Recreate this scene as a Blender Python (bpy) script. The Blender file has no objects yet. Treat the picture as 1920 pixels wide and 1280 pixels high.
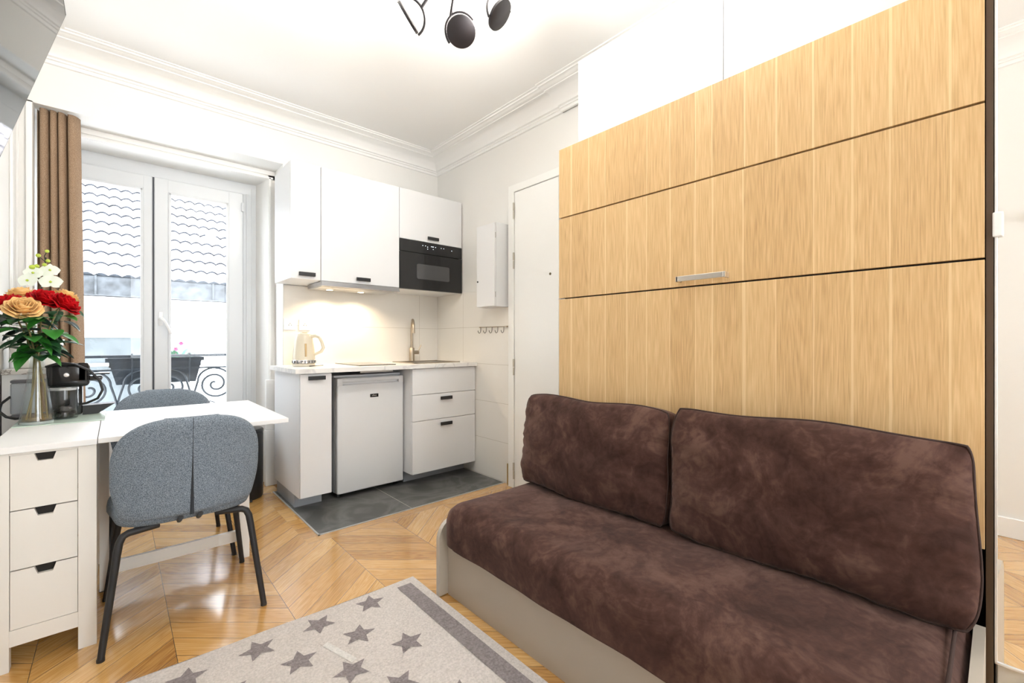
import bpy, bmesh, math, random
from mathutils import Vector, Matrix
random.seed(7)
PI = math.pi
R = math.radians
scene = bpy.context.scene
COL = scene.collection

# ------------------------------------------------------------------ materials
def new_mat(name):
    m = bpy.data.materials.new(name); m.use_nodes = True
    nt = m.node_tree
    return m, nt, nt.nodes['Principled BSDF']

def N(nt, kind, **kw):
    n = nt.nodes.new(kind)
    for k, v in kw.items():
        if k.startswith('i_'):
            n.inputs[k[2:].replace('_', ' ')].default_value = v
        else:
            setattr(n, k, v)
    return n

def mat(name, col, rough=0.5, metal=0.0, spec=0.5, bump=0.0, bscale=60, var=0.0, vscale=4, sheen=0, coat=0, stretch=None):
    m, nt, b = new_mat(name)
    b.inputs['Base Color'].default_value = (*col, 1)
    b.inputs['Roughness'].default_value = rough
    b.inputs['Metallic'].default_value = metal
    b.inputs['Specular IOR Level'].default_value = spec
    b.inputs['Sheen Weight'].default_value = sheen
    b.inputs['Coat Weight'].default_value = coat
    tc = N(nt, 'ShaderNodeTexCoord')
    vec = tc.outputs['Object']
    if stretch:
        mp = N(nt, 'ShaderNodeMapping'); mp.inputs['Scale'].default_value = stretch
        nt.links.new(vec, mp.inputs['Vector']); vec = mp.outputs['Vector']
    if var > 0:
        n = N(nt, 'ShaderNodeTexNoise'); n.inputs['Scale'].default_value = vscale; n.inputs['Detail'].default_value = 4
        nt.links.new(vec, n.inputs['Vector'])
        mr = N(nt, 'ShaderNodeMapRange'); mr.inputs['From Min'].default_value = .3; mr.inputs['From Max'].default_value = .7
        mr.inputs['To Min'].default_value = 1 - var; mr.inputs['To Max'].default_value = 1 + var
        nt.links.new(n.outputs['Fac'], mr.inputs['Value'])
        mx = N(nt, 'ShaderNodeVectorMath', operation='SCALE'); mx.inputs[0].default_value = col
        nt.links.new(mr.outputs['Result'], mx.inputs['Scale'])
        nt.links.new(mx.outputs['Vector'], b.inputs['Base Color'])
    if bump > 0:
        n = N(nt, 'ShaderNodeTexNoise'); n.inputs['Scale'].default_value = bscale; n.inputs['Detail'].default_value = 3
        nt.links.new(vec, n.inputs['Vector'])
        bp = N(nt, 'ShaderNodeBump'); bp.inputs['Strength'].default_value = bump; bp.inputs['Distance'].default_value = .004
        nt.links.new(n.outputs['Fac'], bp.inputs['Height']); nt.links.new(bp.outputs['Normal'], b.inputs['Normal'])
    return m

def emit(name, col, s):
    m, nt, b = new_mat(name)
    b.inputs['Base Color'].default_value = (*col, 1)
    b.inputs['Emission Color'].default_value = (*col, 1); b.inputs['Emission Strength'].default_value = s
    return m

def mth(nt, op, a, b=None, c=None):
    n = N(nt, 'ShaderNodeMath', operation=op)
    for i, v in enumerate((a, b, c)):
        if v is None: continue
        if isinstance(v, (int, float)): n.inputs[i].default_value = v
        else: nt.links.new(v, n.inputs[i])
    return n.outputs[0]

def thin_glass(name, tint=(1, 1, 1), ior=1.45, rough=0.0, body=0.0, bodycol=(.8, .85, .85)):
    m = bpy.data.materials.new(name); m.use_nodes = True; nt = m.node_tree; nt.nodes.clear()
    out = N(nt, 'ShaderNodeOutputMaterial'); t = N(nt, 'ShaderNodeBsdfTransparent'); t.inputs['Color'].default_value = (*tint, 1)
    g = N(nt, 'ShaderNodeBsdfGlossy'); g.inputs['Roughness'].default_value = rough
    lw = N(nt, 'ShaderNodeLayerWeight'); lw.inputs['Blend'].default_value = .5
    f0 = ((ior - 1) / (ior + 1)) ** 2
    fac = mth(nt, 'ADD', f0, mth(nt, 'MULTIPLY', mth(nt, 'POWER', lw.outputs['Facing'], 4.0), .75))
    mx = N(nt, 'ShaderNodeMixShader'); nt.links.new(fac, mx.inputs[0]); nt.links.new(g.outputs[0], mx.inputs[2])
    src = t.outputs[0]
    if body > 0:
        d = N(nt, 'ShaderNodeBsdfDiffuse'); d.inputs['Color'].default_value = (*bodycol, 1)
        m2 = N(nt, 'ShaderNodeMixShader'); m2.inputs[0].default_value = body
        nt.links.new(t.outputs[0], m2.inputs[1]); nt.links.new(d.outputs[0], m2.inputs[2]); src = m2.outputs[0]
    nt.links.new(src, mx.inputs[1]); nt.links.new(mx.outputs[0], out.inputs['Surface'])
    return m

def ramp(nt, fac, stops):
    r = N(nt, 'ShaderNodeValToRGB')
    el = r.color_ramp.elements
    while len(el) < len(stops): el.new(.5)
    for e, (p, c) in zip(el, stops): e.position = p; e.color = (*c, 1)
    nt.links.new(fac, r.inputs[0]); return r.outputs['Color']

def parquet(name, chevron=True):
    m, nt, b = new_mat(name)
    tc = N(nt, 'ShaderNodeTexCoord'); sx = N(nt, 'ShaderNodeSeparateXYZ'); nt.links.new(tc.outputs['Object'], sx.inputs[0])
    X, Y = sx.outputs[0], sx.outputs[1]
    w, pitch, tn = 0.367, 0.122, math.tan(R(42))
    if chevron:
        u = mth(nt, 'DIVIDE', mth(nt, 'SUBTRACT', X, 0.525), w)
        c = mth(nt, 'FLOOR', u)
        fr = mth(nt, 'SUBTRACT', u, c)
        par = mth(nt, 'MODULO', mth(nt, 'ADD', c, 100), 2)          # 0 rising, 1 falling
        t = mth(nt, 'ABSOLUTE', mth(nt, 'SUBTRACT', fr, par))
        s = mth(nt, 'DIVIDE', mth(nt, 'SUBTRACT', Y, mth(nt, 'MULTIPLY', t, w * tn)), pitch)
    else:
        c = mth(nt, 'FLOOR', mth(nt, 'MULTIPLY', X, 1.2)); fr = mth(nt, 'FRACT', mth(nt, 'MULTIPLY', X, 1.2)); t = mth(nt, 'MULTIPLY', fr, 2.2)
        s = mth(nt, 'DIVIDE', Y, 0.078)
    k = mth(nt, 'FLOOR', s); fs = mth(nt, 'SUBTRACT', s, k)
    e1 = mth(nt, 'MINIMUM', mth(nt, 'MULTIPLY', fs, pitch * .74), mth(nt, 'MULTIPLY', mth(nt, 'SUBTRACT', 1, fs), pitch * .74))
    e2 = mth(nt, 'MINIMUM', mth(nt, 'MULTIPLY', fr, w), mth(nt, 'MULTIPLY', mth(nt, 'SUBTRACT', 1, fr), w))
    e = mth(nt, 'MINIMUM', e1, e2) if chevron else e1
    seam = mth(nt, 'LESS_THAN', e, 0.0008)
    cv = N(nt, 'ShaderNodeCombineXYZ'); nt.links.new(c, cv.inputs[0]); nt.links.new(k, cv.inputs[1])
    wn = N(nt, 'ShaderNodeTexWhiteNoise', noise_dimensions='3D'); nt.links.new(cv.outputs[0], wn.inputs['Vector'])
    g = N(nt, 'ShaderNodeCombineXYZ')
    nt.links.new(mth(nt, 'MULTIPLY', s, 1.7), g.inputs[0]); nt.links.new(mth(nt, 'MULTIPLY', t, .9), g.inputs[1])
    nt.links.new(mth(nt, 'MULTIPLY', wn.outputs['Value'], 40), g.inputs[2])
    n1 = N(nt, 'ShaderNodeTexNoise'); n1.inputs['Scale'].default_value = 1.1; n1.inputs['Detail'].default_value = 3; n1.inputs['Distortion'].default_value = .5
    nt.links.new(g.outputs[0], n1.inputs['Vector'])
    rings = mth(nt, 'FRACT', mth(nt, 'MULTIPLY', n1.outputs['Fac'], 11))
    rings = mth(nt, 'ABSOLUTE', mth(nt, 'SUBTRACT', rings, .5))
    g2 = N(nt, 'ShaderNodeCombineXYZ')
    nt.links.new(mth(nt, 'MULTIPLY', s, 22), g2.inputs[0]); nt.links.new(mth(nt, 'MULTIPLY', t, 2.5), g2.inputs[1]); nt.links.new(mth(nt, 'MULTIPLY', wn.outputs['Value'], 90), g2.inputs[2])
    n2 = N(nt, 'ShaderNodeTexNoise'); n2.inputs['Scale'].default_value = 1.0; n2.inputs['Detail'].default_value = 4
    nt.links.new(g2.outputs[0], n2.inputs['Vector'])
    f = mth(nt, 'ADD', mth(nt, 'MULTIPLY', rings, .36), mth(nt, 'MULTIPLY', n2.outputs['Fac'], .55))
    f = mth(nt, 'ADD', f, mth(nt, 'MULTIPLY', wn.outputs['Value'], .34))
    col = ramp(nt, f, [(.22, (.33, .145, .032)), (.45, (.54, .28, .075)), (.62, (.64, .36, .115)), (.85, (.77, .49, .20))])
    mx = N(nt, 'ShaderNodeMix', data_type='RGBA'); nt.links.new(seam, mx.inputs['Factor'])
    nt.links.new(col, mx.inputs['A']); mx.inputs['B'].default_value = (.07, .035, .015, 1)
    nt.links.new(mx.outputs['Result'], b.inputs['Base Color'])
    b.inputs['Roughness'].default_value = .24
    b.inputs['Specular IOR Level'].default_value = .8; b.inputs['Coat Weight'].default_value = 1; b.inputs['Coat Roughness'].default_value = .13
    hb = mth(nt, 'SUBTRACT', mth(nt, 'MULTIPLY', n2.outputs['Fac'], .12), seam)
    tilt = mth(nt, 'MULTIPLY', n1.outputs['Fac'], .25)
    bp = N(nt, 'ShaderNodeBump'); bp.inputs['Strength'].default_value = .25; bp.inputs['Distance'].default_value = .002
    nt.links.new(mth(nt, 'ADD', hb, tilt), bp.inputs['Height']); nt.links.new(bp.outputs['Normal'], b.inputs['Normal'])
    return m

def oak_veneer(name):
    m, nt, b = new_mat(name)
    tc = N(nt, 'ShaderNodeTexCoord'); oi = N(nt, 'ShaderNodeObjectInfo')
    sx = N(nt, 'ShaderNodeSeparateXYZ'); nt.links.new(tc.outputs['Object'], sx.inputs[0])
    Y, Z = sx.outputs[1], sx.outputs[2]
    # planks of unequal width running up the panel
    wob = N(nt, 'ShaderNodeTexNoise'); wob.noise_dimensions = '1D'; wob.inputs['Scale'].default_value = 5.3
    nt.links.new(Y, wob.inputs['W'])
    u = mth(nt, 'ADD', mth(nt, 'DIVIDE', Y, .098), mth(nt, 'MULTIPLY', wob.outputs['Fac'], 1.1))
    k = mth(nt, 'FLOOR', u); fr = mth(nt, 'SUBTRACT', u, k)
    cv = N(nt, 'ShaderNodeCombineXYZ'); nt.links.new(k, cv.inputs[0]); nt.links.new(mth(nt, 'FLOOR', mth(nt, 'MULTIPLY', oi.outputs['Random'], 50)), cv.inputs[1])
    wn = N(nt, 'ShaderNodeTexWhiteNoise', noise_dimensions='3D'); nt.links.new(cv.outputs[0], wn.inputs['Vector'])
    v = wn.outputs['Value']
    g = N(nt, 'ShaderNodeCombineXYZ')
    nt.links.new(mth(nt, 'MULTIPLY', Y, 13), g.inputs[0]); nt.links.new(mth(nt, 'MULTIPLY', Z, .6), g.inputs[1]); nt.links.new(mth(nt, 'MULTIPLY', v, 30), g.inputs[2])
    n1 = N(nt, 'ShaderNodeTexNoise'); n1.inputs['Scale'].default_value = 1; n1.inputs['Detail'].default_value = 2; n1.inputs['Distortion'].default_value = .25
    nt.links.new(g.outputs[0], n1.inputs['Vector'])
    lines = mth(nt, 'ABSOLUTE', mth(nt, 'SUBTRACT', mth(nt, 'FRACT', mth(nt, 'MULTIPLY', n1.outputs['Fac'], 24)), .5))
    g2 = N(nt, 'ShaderNodeCombineXYZ')
    nt.links.new(mth(nt, 'MULTIPLY', Y, 260), g2.inputs[0]); nt.links.new(mth(nt, 'MULTIPLY', Z, 9), g2.inputs[1])
    n2 = N(nt, 'ShaderNodeTexNoise'); n2.inputs['Scale'].default_value = 1; n2.inputs['Detail'].default_value = 3
    nt.links.new(g2.outputs[0], n2.inputs['Vector'])
    f = mth(nt, 'ADD', mth(nt, 'MULTIPLY', lines, .24), mth(nt, 'MULTIPLY', n2.outputs['Fac'], .80))
    f = mth(nt, 'ADD', f, mth(nt, 'MULTIPLY', v, .16))
    col = ramp(nt, f, [(.25, (.47, .29, .13)), (.5, (.62, .41, .195)), (.8, (.75, .53, .28))])
    # pale sapwood streak at some plank edges
    sm = mth(nt, 'SMOOTH_MIN', fr, mth(nt, 'SUBTRACT', 1, fr), .02)
    st = mth(nt, 'MULTIPLY', mth(nt, 'LESS_THAN', sm, .036), mth(nt, 'GREATER_THAN', wn.outputs['Value'], .25))
    mx = N(nt, 'ShaderNodeMix', data_type='RGBA'); nt.links.new(mth(nt, 'MULTIPLY', st, .55), mx.inputs['Factor'])
    nt.links.new(col, mx.inputs['A']); mx.inputs['B'].default_value = (.84, .66, .38, 1)
    nt.links.new(mx.outputs['Result'], b.inputs['Base Color'])
    b.inputs['Roughness'].default_value = .42; b.inputs['Specular IOR Level'].default_value = .4
    return m

def suede(name):
    m, nt, b = new_mat(name)
    tc = N(nt, 'ShaderNodeTexCoord')
    n1 = N(nt, 'ShaderNodeTexNoise'); n1.inputs['Scale'].default_value = 4.5; n1.inputs['Detail'].default_value = 7; n1.inputs['Roughness'].default_value = .68; n1.inputs['Distortion'].default_value = .7
    nt.links.new(tc.outputs['Object'], n1.inputs['Vector'])
    n3 = N(nt, 'ShaderNodeTexNoise'); n3.inputs['Scale'].default_value = 25; n3.inputs['Detail'].default_value = 4; n3.inputs['Distortion'].default_value = 1.2
    nt.links.new(tc.outputs['Object'], n3.inputs['Vector'])
    f = mth(nt, 'ADD', mth(nt, 'MULTIPLY', n1.outputs['Fac'], .75), mth(nt, 'MULTIPLY', n3.outputs['Fac'], .25))
    col = ramp(nt, f, [(.38, (.032, .0135, .010)), (.5, (.064, .029, .0225)), (.62, (.118, .064, .049))])
    nt.links.new(col, b.inputs['Base Color'])
    b.inputs['Roughness'].default_value = .85; b.inputs['Specular IOR Level'].default_value = .2
    b.inputs['Sheen Weight'].default_value = .15; b.inputs['Sheen Roughness'].default_value = .45; b.inputs['Sheen Tint'].default_value = (.75, .6, .55, 1)
    n2 = N(nt, 'ShaderNodeTexNoise'); n2.inputs['Scale'].default_value = 9; n2.inputs['Detail'].default_value = 5
    nt.links.new(tc.outputs['Object'], n2.inputs['Vector'])
    bp = N(nt, 'ShaderNodeBump'); bp.inputs['Strength'].default_value = .35; bp.inputs['Distance'].default_value = .012
    nt.links.new(n2.outputs['Fac'], bp.inputs['Height']); nt.links.new(bp.outputs['Normal'], b.inputs['Normal'])
    return m

def fabric(name, c1, c2, scale=420, bump=.5):
    m, nt, b = new_mat(name)
    tc = N(nt, 'ShaderNodeTexCoord')
    n = N(nt, 'ShaderNodeTexNoise'); n.inputs['Scale'].default_value = scale; n.inputs['Detail'].default_value = 2
    nt.links.new(tc.outputs['Object'], n.inputs['Vector'])
    col = ramp(nt, n.outputs['Fac'], [(.38, c1), (.62, c2)])
    nt.links.new(col, b.inputs['Base Color']); b.inputs['Roughness'].default_value = .9; b.inputs['Specular IOR Level'].default_value = .15
    bp = N(nt, 'ShaderNodeBump'); bp.inputs['Strength'].default_value = bump; bp.inputs['Distance'].default_value = .001
    nt.links.new(n.outputs['Fac'], bp.inputs['Height']); nt.links.new(bp.outputs['Normal'], b.inputs['Normal'])
    return m

def marble(name, base, vein, scale=3.0, lo=.47, hi=.5, rough=.3):
    m, nt, b = new_mat(name)
    tc = N(nt, 'ShaderNodeTexCoord')
    n = N(nt, 'ShaderNodeTexNoise'); n.inputs['Scale'].default_value = scale; n.inputs['Detail'].default_value = 8; n.inputs['Distortion'].default_value = 1.6
    nt.links.new(tc.outputs['Object'], n.inputs['Vector'])
    a = mth(nt, 'ABSOLUTE', mth(nt, 'SUBTRACT', n.outputs['Fac'], .5))
    col = ramp(nt, a, [(0, vein), (hi - lo, base)])
    nt.links.new(col, b.inputs['Base Color']); b.inputs['Roughness'].default_value = rough
    return m

def wall_tiles(name, base, grout, sx_, x0, sz_, z0, axis, rough=.18):
    m, nt, b = new_mat(name)
    tc = N(nt, 'ShaderNodeTexCoord'); sp = N(nt, 'ShaderNodeSeparateXYZ'); nt.links.new(tc.outputs['Object'], sp.inputs[0])
    def line(o, size, off):
        u = mth(nt, 'FRACT', mth(nt, 'ADD', mth(nt, 'DIVIDE', mth(nt, 'SUBTRACT', o, off), size), 50))
        return mth(nt, 'LESS_THAN', mth(nt, 'MINIMUM', u, mth(nt, 'SUBTRACT', 1, u)), .0012 / size)
    l = mth(nt, 'MAXIMUM', line(sp.outputs[axis], sx_, x0), line(sp.outputs[2], sz_, z0))
    mx = N(nt, 'ShaderNodeMix', data_type='RGBA'); nt.links.new(l, mx.inputs['Factor'])
    mx.inputs['A'].default_value = (*base, 1); mx.inputs['B'].default_value = (*grout, 1)
    nt.links.new(mx.outputs['Result'], b.inputs['Base Color']); b.inputs['Roughness'].default_value = rough
    return m

WALL = mat('wall_paint', (.82, .81, .785), .6, spec=.3, bump=.05, bscale=120)
CEIL = mat('ceiling_paint', (.88, .875, .86), .7, spec=.2)
TRIM = mat('trim_paint', (.87, .865, .85), .4)
PVC = mat('white_window_plastic', (.66, .685, .71), .3)
CAB = mat('white_cabinet', (.775, .78, .79), .35)
DOORP = mat('door_paint', (.87, .87, .85), .35)
NORD = mat('white_lacquered_wood', (.82, .79, .74), .4)
NORDTOP = mat('white_table_top', (.86, .86, .86), .35)
FRIDGE = mat('fridge_enamel', (.72, .725, .73), .35, bump=.04, bscale=300)
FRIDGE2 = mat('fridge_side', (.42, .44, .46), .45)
FRIDGE3 = mat('fridge_trim', (.72, .73, .74), .3)
PLINTH = mat('grey_plinth', (.36, .39, .43), .45)
BLK = mat('matt_black', (.012, .012, .013), .45)
BLKG = mat('gloss_black', (.008, .008, .009), .12)
BLKP = mat('black_powder_coat', (.014, .014, .016), .5)
LAMPB = mat('black_lamp_metal', (.03, .027, .032), .45)
OVEN = mat('oven_black', (.012, .012, .013), .22)
OVENW = mat('oven_window', (.06, .06, .062), .15, coat=.5)
CHROME = mat('chrome', (.8, .8, .82), .12, metal=1)
STEEL = mat('brushed_steel', (.55, .54, .52), .3, metal=1, bump=.1, bscale=300, stretch=(1, .05, 1))
NICKEL = mat('brushed_nickel', (.45, .38, .30), .32, metal=1)
BRASS = mat('worn_brass', (.6, .42, .18), .4, metal=1)
HOODM = mat('hood_aluminium', (.42, .42, .43), .3, metal=1)
FLOOR = parquet('chevron_oak_parquet')
BORD = parquet('oak_border_boards', False)
OAK = oak_veneer('oak_veneer')
SUEDE = suede('brown_suede')
SUEDE2 = mat('brown_piping', (.04, .02, .016), .85)
TAUPE = mat('taupe_lacquer', (.43, .37, .30), .42, bump=.04, bscale=200)
TAUPE2 = mat('light_taupe_edge', (.48, .43, .36), .4)
DARKW = mat('dark_brown_edge', (.07, .04, .02), .5)
VOID = mat('dark_interior', (.02, .017, .015), .8)
CHAIRF = fabric('blue_grey_wool', (.10, .125, .155), (.29, .34, .40))
CURT = fabric('brown_curtain_cloth', (.25, .165, .105), (.40, .28, .19), 380, .3)
SLATE = marble('slate_tile', (.075, .075, .072), (.15, .15, .145), 2.2, .40, .5, .36)
GROUT = mat('pale_grout', (.62, .58, .53), .6)
COUNTER = marble('marble_laminate', (.82, .81, .79), (.66, .65, .65), 2.6, .47, .5, .3)
MARB = marble('speckled_marble', (.66, .62, .58), (.22, .18, .16), 14, .46, .5, .25)
SPLASH = wall_tiles('cream_backsplash_tile', (.82, .79, .74), (.55, .50, .44), 1.13, 2.045, .3, .0085, 0)
SIDET = wall_tiles('cream_side_tile', (.82, .80, .76), (.50, .46, .40), .6, 3.11, .3, .0085, 1)
MIRROR = mat('mirror_glass', (.93, .92, .90), .0, metal=1)
CREAM = mat('cream_door', (.80, .76, .68), .4)
TVG = mat('screen_glass', (.02, .021, .023), .05, spec=.6)
PANE = thin_glass('window_glass', (.97, .985, 1), 1.3)
VASEG = thin_glass('vase_glass', (.93, .95, .95), 1.55)
JARG = thin_glass('jar_glass', (.90, .92, .93), 1.5)
TANKG = thin_glass('smoked_tank_plastic', (.75, .77, .80), 1.45, .05, .35, (.5, .52, .54))
WATER = thin_glass('vase_water', (.93, .87, .72), 1.33, 0, .22, (.62, .42, .2))
MATG = mat('pale_green_glass_mat', (.62, .75, .66), .15)
RED = mat('red_petal', (.46, .002, .006), .7, spec=.15, var=.35, vscale=18)
PEACH = mat('peach_petal', (.84, .54, .23), .6, spec=.2, var=.16, vscale=14)
ORCH = mat('white_orchid_petal', (.86, .90, .80), .5)
ORCHY = mat('orchid_bud', (.50, .62, .07), .5)
LEAFA = mat('dark_green_leaf', (.018, .075, .028), .35, var=.4, vscale=12)
LEAFB = mat('bright_green_leaf', (.04, .22, .03), .35, var=.3, vscale=12)
LEAFC = mat('shadow_green_leaf', (.02, .045, .04), .35)
STEM = mat('dry_stem', (.22, .17, .06), .6)
GSTEM = mat('dark_stem', (.02, .03, .015), .5)
POTW = mat('white_ceramic', (.84, .84, .80), .3)
KETC = mat('cream_kettle', (.66, .60, .48), .25)
SOCK = mat('socket_white', (.85, .85, .83), .3)
HOBG = mat('hob_glass', (.03, .03, .03), .06, spec=.8)
LED = emit('led_diffuser', (1, .96, .88), 14)
HLED = emit('hood_lamp_lens', (1, .82, .55), 6)
DISP = emit('oven_display', (.8, .9, 1), 1.6)
RUG = mat('rug_pile', (.62, .575, .55), .95, spec=.05, bump=1.0, bscale=260, var=.14, vscale=130)
RUGD = mat('rug_star_pile', (.27, .24, .245), .95, spec=.05, bump=1.0, bscale=260, var=.25, vscale=130)
RUGW = mat('rug_light_streak', (.70, .68, .66), .95, spec=.05, bump=1.0, bscale=260, var=.1, vscale=130)
FACADE = mat('pale_render', (.80, .80, .79), .8, var=.05, vscale=2)
FACG = mat('grey_render', (.065, .075, .08), .8, var=.25, vscale=3)
ZINC = mat('zinc_gutter', (.045, .05, .056), .7, var=.6, vscale=6)
TILE = mat('clay_roof_tile', (.55, .50, .51), .8, var=.3, vscale=6)
TILED = mat('shaded_tile_lip', (.030, .036, .045), .9, var=.5, vscale=9)  # shade under each row's overhang, put into the lip colour
IRON = mat('grey_wrought_iron', (.025, .032, .04), .5)
PLANT = mat('grey_planter', (.035, .042, .05), .7, var=.2, vscale=20)
PINK = mat('pink_petal', (.75, .05, .25), .5)
BALC = mat('balcony_stone', (.6, .6, .6), .8)

# ------------------------------------------------------------------ mesh building
class MB:
    def __init__(s): s.bm = bmesh.new(); s.mi = 0
    def _merge(s, bm2):
        me = bpy.data.meshes.new('tmp'); bm2.to_mesh(me); bm2.free()
        n0 = len(s.bm.faces); s.bm.from_mesh(me); bpy.data.meshes.remove(me)
        s.bm.faces.ensure_lookup_table()
        for f in s.bm.faces[n0:]: f.material_index = s.mi
        return s
    def box(s, x0, x1, y0, y1, z0, z1, bev=0, seg=2, rot=None):
        b = bmesh.new(); bmesh.ops.create_cube(b, size=1)
        sc = (x1 - x0, y1 - y0, z1 - z0); c = ((x0 + x1) / 2, (y0 + y1) / 2, (z0 + z1) / 2)
        bmesh.ops.scale(b, vec=sc, verts=b.verts)
        if bev: bmesh.ops.bevel(b, geom=b.edges[:], offset=bev, segments=seg, affect='EDGES', profile=.5)
        if rot: bmesh.ops.rotate(b, matrix=rot, verts=b.verts, cent=(0, 0, 0))
        bmesh.ops.translate(b, vec=c, verts=b.verts)
        return s._merge(b)
    def faces(s, vs, fs):
        b = bmesh.new(); vv = [b.verts.new(v) for v in vs]
        for f in fs:
            try: b.faces.new([vv[i] for i in f])
            except ValueError: pass
        return s._merge(b)
    def prism(s, pts, axis, a0, a1):
        """outline pts (2-D) extruded along axis 0/1/2 between a0 and a1"""
        def P(p, a):
            if axis == 0: return (a, p[0], p[1])
            if axis == 1: return (p[0], a, p[1])
            return (p[0], p[1], a)
        n = len(pts)
        vs = [P(p, a0) for p in pts] + [P(p, a1) for p in pts]
        fs = [list(range(n))[::-1], list(range(n, 2 * n))] + [[i, (i + 1) % n, n + (i + 1) % n, n + i] for i in range(n)]
        b = bmesh.new(); vv = [b.verts.new(v) for v in vs]
        for f in fs: b.faces.new([vv[i] for i in f])
        bmesh.ops.recalc_face_normals(b, faces=b.faces)
        return s._merge(b)
    def tube(s, pts, r, n=8, caps=True):
        pts = [Vector(p) for p in pts]; rs = r if isinstance(r, (list, tuple)) else [r] * len(pts)
        b = bmesh.new(); rings = []; up = None
        for i, p in enumerate(pts):
            d = (pts[min(i + 1, len(pts) - 1)] - pts[max(i - 1, 0)]).normalized()
            if up is None:
                up = Vector((0, 0, 1)) if abs(d.z) < .9 else Vector((1, 0, 0))
            a = d.cross(up).normalized(); up = a.cross(d).normalized()
            rings.append([b.verts.new(p + a * math.cos(t) * rs[i] + up * math.sin(t) * rs[i]) for t in [2 * PI * k / n for k in range(n)]])
        for i in range(len(rings) - 1):
            for k in range(n):
                b.faces.new([rings[i][k], rings[i][(k + 1) % n], rings[i + 1][(k + 1) % n], rings[i + 1][k]])
        if caps: b.faces.new(rings[0][::-1]); b.faces.new(rings[-1])
        return s._merge(b)
    def lathe(s, c, prof, n=28, cap=True, M=None):
        b = bmesh.new(); rings = []
        for r, z in prof:
            rings.append([b.verts.new((r * math.cos(2 * PI * k / n), r * math.sin(2 * PI * k / n), z)) for k in range(n)])
        for i in range(len(rings) - 1):
            for k in range(n):
                b.faces.new([rings[i][k], rings[i][(k + 1) % n], rings[i + 1][(k + 1) % n], rings[i + 1][k]])
        if cap:
            if prof[0][0] > 1e-4: b.faces.new(rings[0][::-1])
            if prof[-1][0] > 1e-4: b.faces.new(rings[-1])
        if M is not None: bmesh.ops.transform(b, matrix=M, verts=b.verts)
        bmesh.ops.translate(b, vec=c, verts=b.verts)
        return s._merge(b)
    def sheet(s, fn, nu, nv):
        vs = [fn(i / nu, j / nv) for j in range(nv + 1) for i in range(nu + 1)]
        fs = [[j * (nu + 1) + i, j * (nu + 1) + i + 1, (j + 1) * (nu + 1) + i + 1, (j + 1) * (nu + 1) + i] for j in range(nv) for i in range(nu)]
        return s.faces(vs, fs)
    def build(s, name, mats, parent=None, smooth=None, loc=None):
        if not isinstance(mats, (list, tuple)): mats = [mats]
        bmesh.ops.remove_doubles(s.bm, verts=s.bm.verts, dist=1e-6)
        me = bpy.data.meshes.new(name); s.bm.to_mesh(me); s.bm.free()
        for m in mats: me.materials.append(m)
        o = bpy.data.objects.new(name, me); COL.objects.link(o)
        off = Vector(loc) if loc else Vector((0, 0, 0))
        if parent is not None:
            o.parent = parent
            w = Vector((0, 0, 0)); p = parent
            while p is not None: w += p.location; p = p.parent
            me.transform(Matrix.Translation(-w))
        elif loc:
            me.transform(Matrix.Translation(-off)); o.location = off
        if smooth:
            for p in me.polygons: p.use_smooth = True
            me.set_sharp_from_angle(angle=R(smooth))
        return o

def tag(o, label, cat, group=None, kind=None):
    o['label'] = label; o['category'] = cat
    if group: o['group'] = group
    if kind: o['kind'] = kind
    return o
def thing(name, label, cat, loc=(0, 0, 0), group=None):
    o = bpy.data.objects.new(name, None); COL.objects.link(o); o.location = loc; o.empty_display_size = .1
    return tag(o, label, cat, group)
def struct(o): o['kind'] = 'structure'; return o
def copy_tree(o, parent=None):
    c = o.copy(); COL.objects.link(c); c.parent = parent
    for ch in list(o.children): copy_tree(ch, c)
    return c

XL, XR, YB, ZC, YN = -.40, 2.24, 3.53, 2.76, -2.3

# ------------------------------------------------------------------ the room
m = MB()
m.faces([(XL - .2, YN, 0), (XR + .2, YN, 0), (XR + .2, 2.487, 0), (XL - .2, 2.487, 0)], [[0, 1, 2, 3]])
m.faces([(XL - .2, 2.487, 0), (.772, 2.487, 0), (.772, 3.98, 0), (XL - .2, 3.98, 0)], [[0, 1, 2, 3]])
m.faces([(.772, 3.53, 0), (1.0, 3.53, 0), (1.0, 3.98, 0), (.772, 3.98, 0)], [[0, 1, 2, 3]])
struct(m.build('floor', FLOOR))
m = MB()   # border boards round the tiled corner
m.faces([(.772, 2.487, 0), (XR, 2.487, 0), (XR, 2.565, 0), (.85, 2.565, 0)], [[0, 1, 2, 3]])
m.faces([(.772, 2.487, 0), (.85, 2.565, 0), (.85, 3.53, 0), (.772, 3.53, 0)], [[0, 1, 2, 3]])
struct(m.build('floor', BORD))
m = MB(); m.mi = 0
m.box(.853, 1.4375, 2.573, YB, -.02, .002); m.box(1.4415, XR, 2.573, YB, -.02, .002)
m.mi = 1; m.box(1.4375, 1.4415, 2.573, YB, -.02, .0015)
struct(m.build('floor', [SLATE, GROUT]))
m = MB(); m.box(.846, XR, 2.563, 2.573, -.02, .004); m.box(.846, .855, 2.563, YB, -.02, .004)
struct(m.build('trim_1', mat('aluminium_strip', (.62, .62, .62), .35, metal=.6)))

m = MB()
m.box(XL - .2, XR + .2, YN, YB + .3, ZC, ZC + .1)
struct(m.build('ceiling', CEIL))

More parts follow.
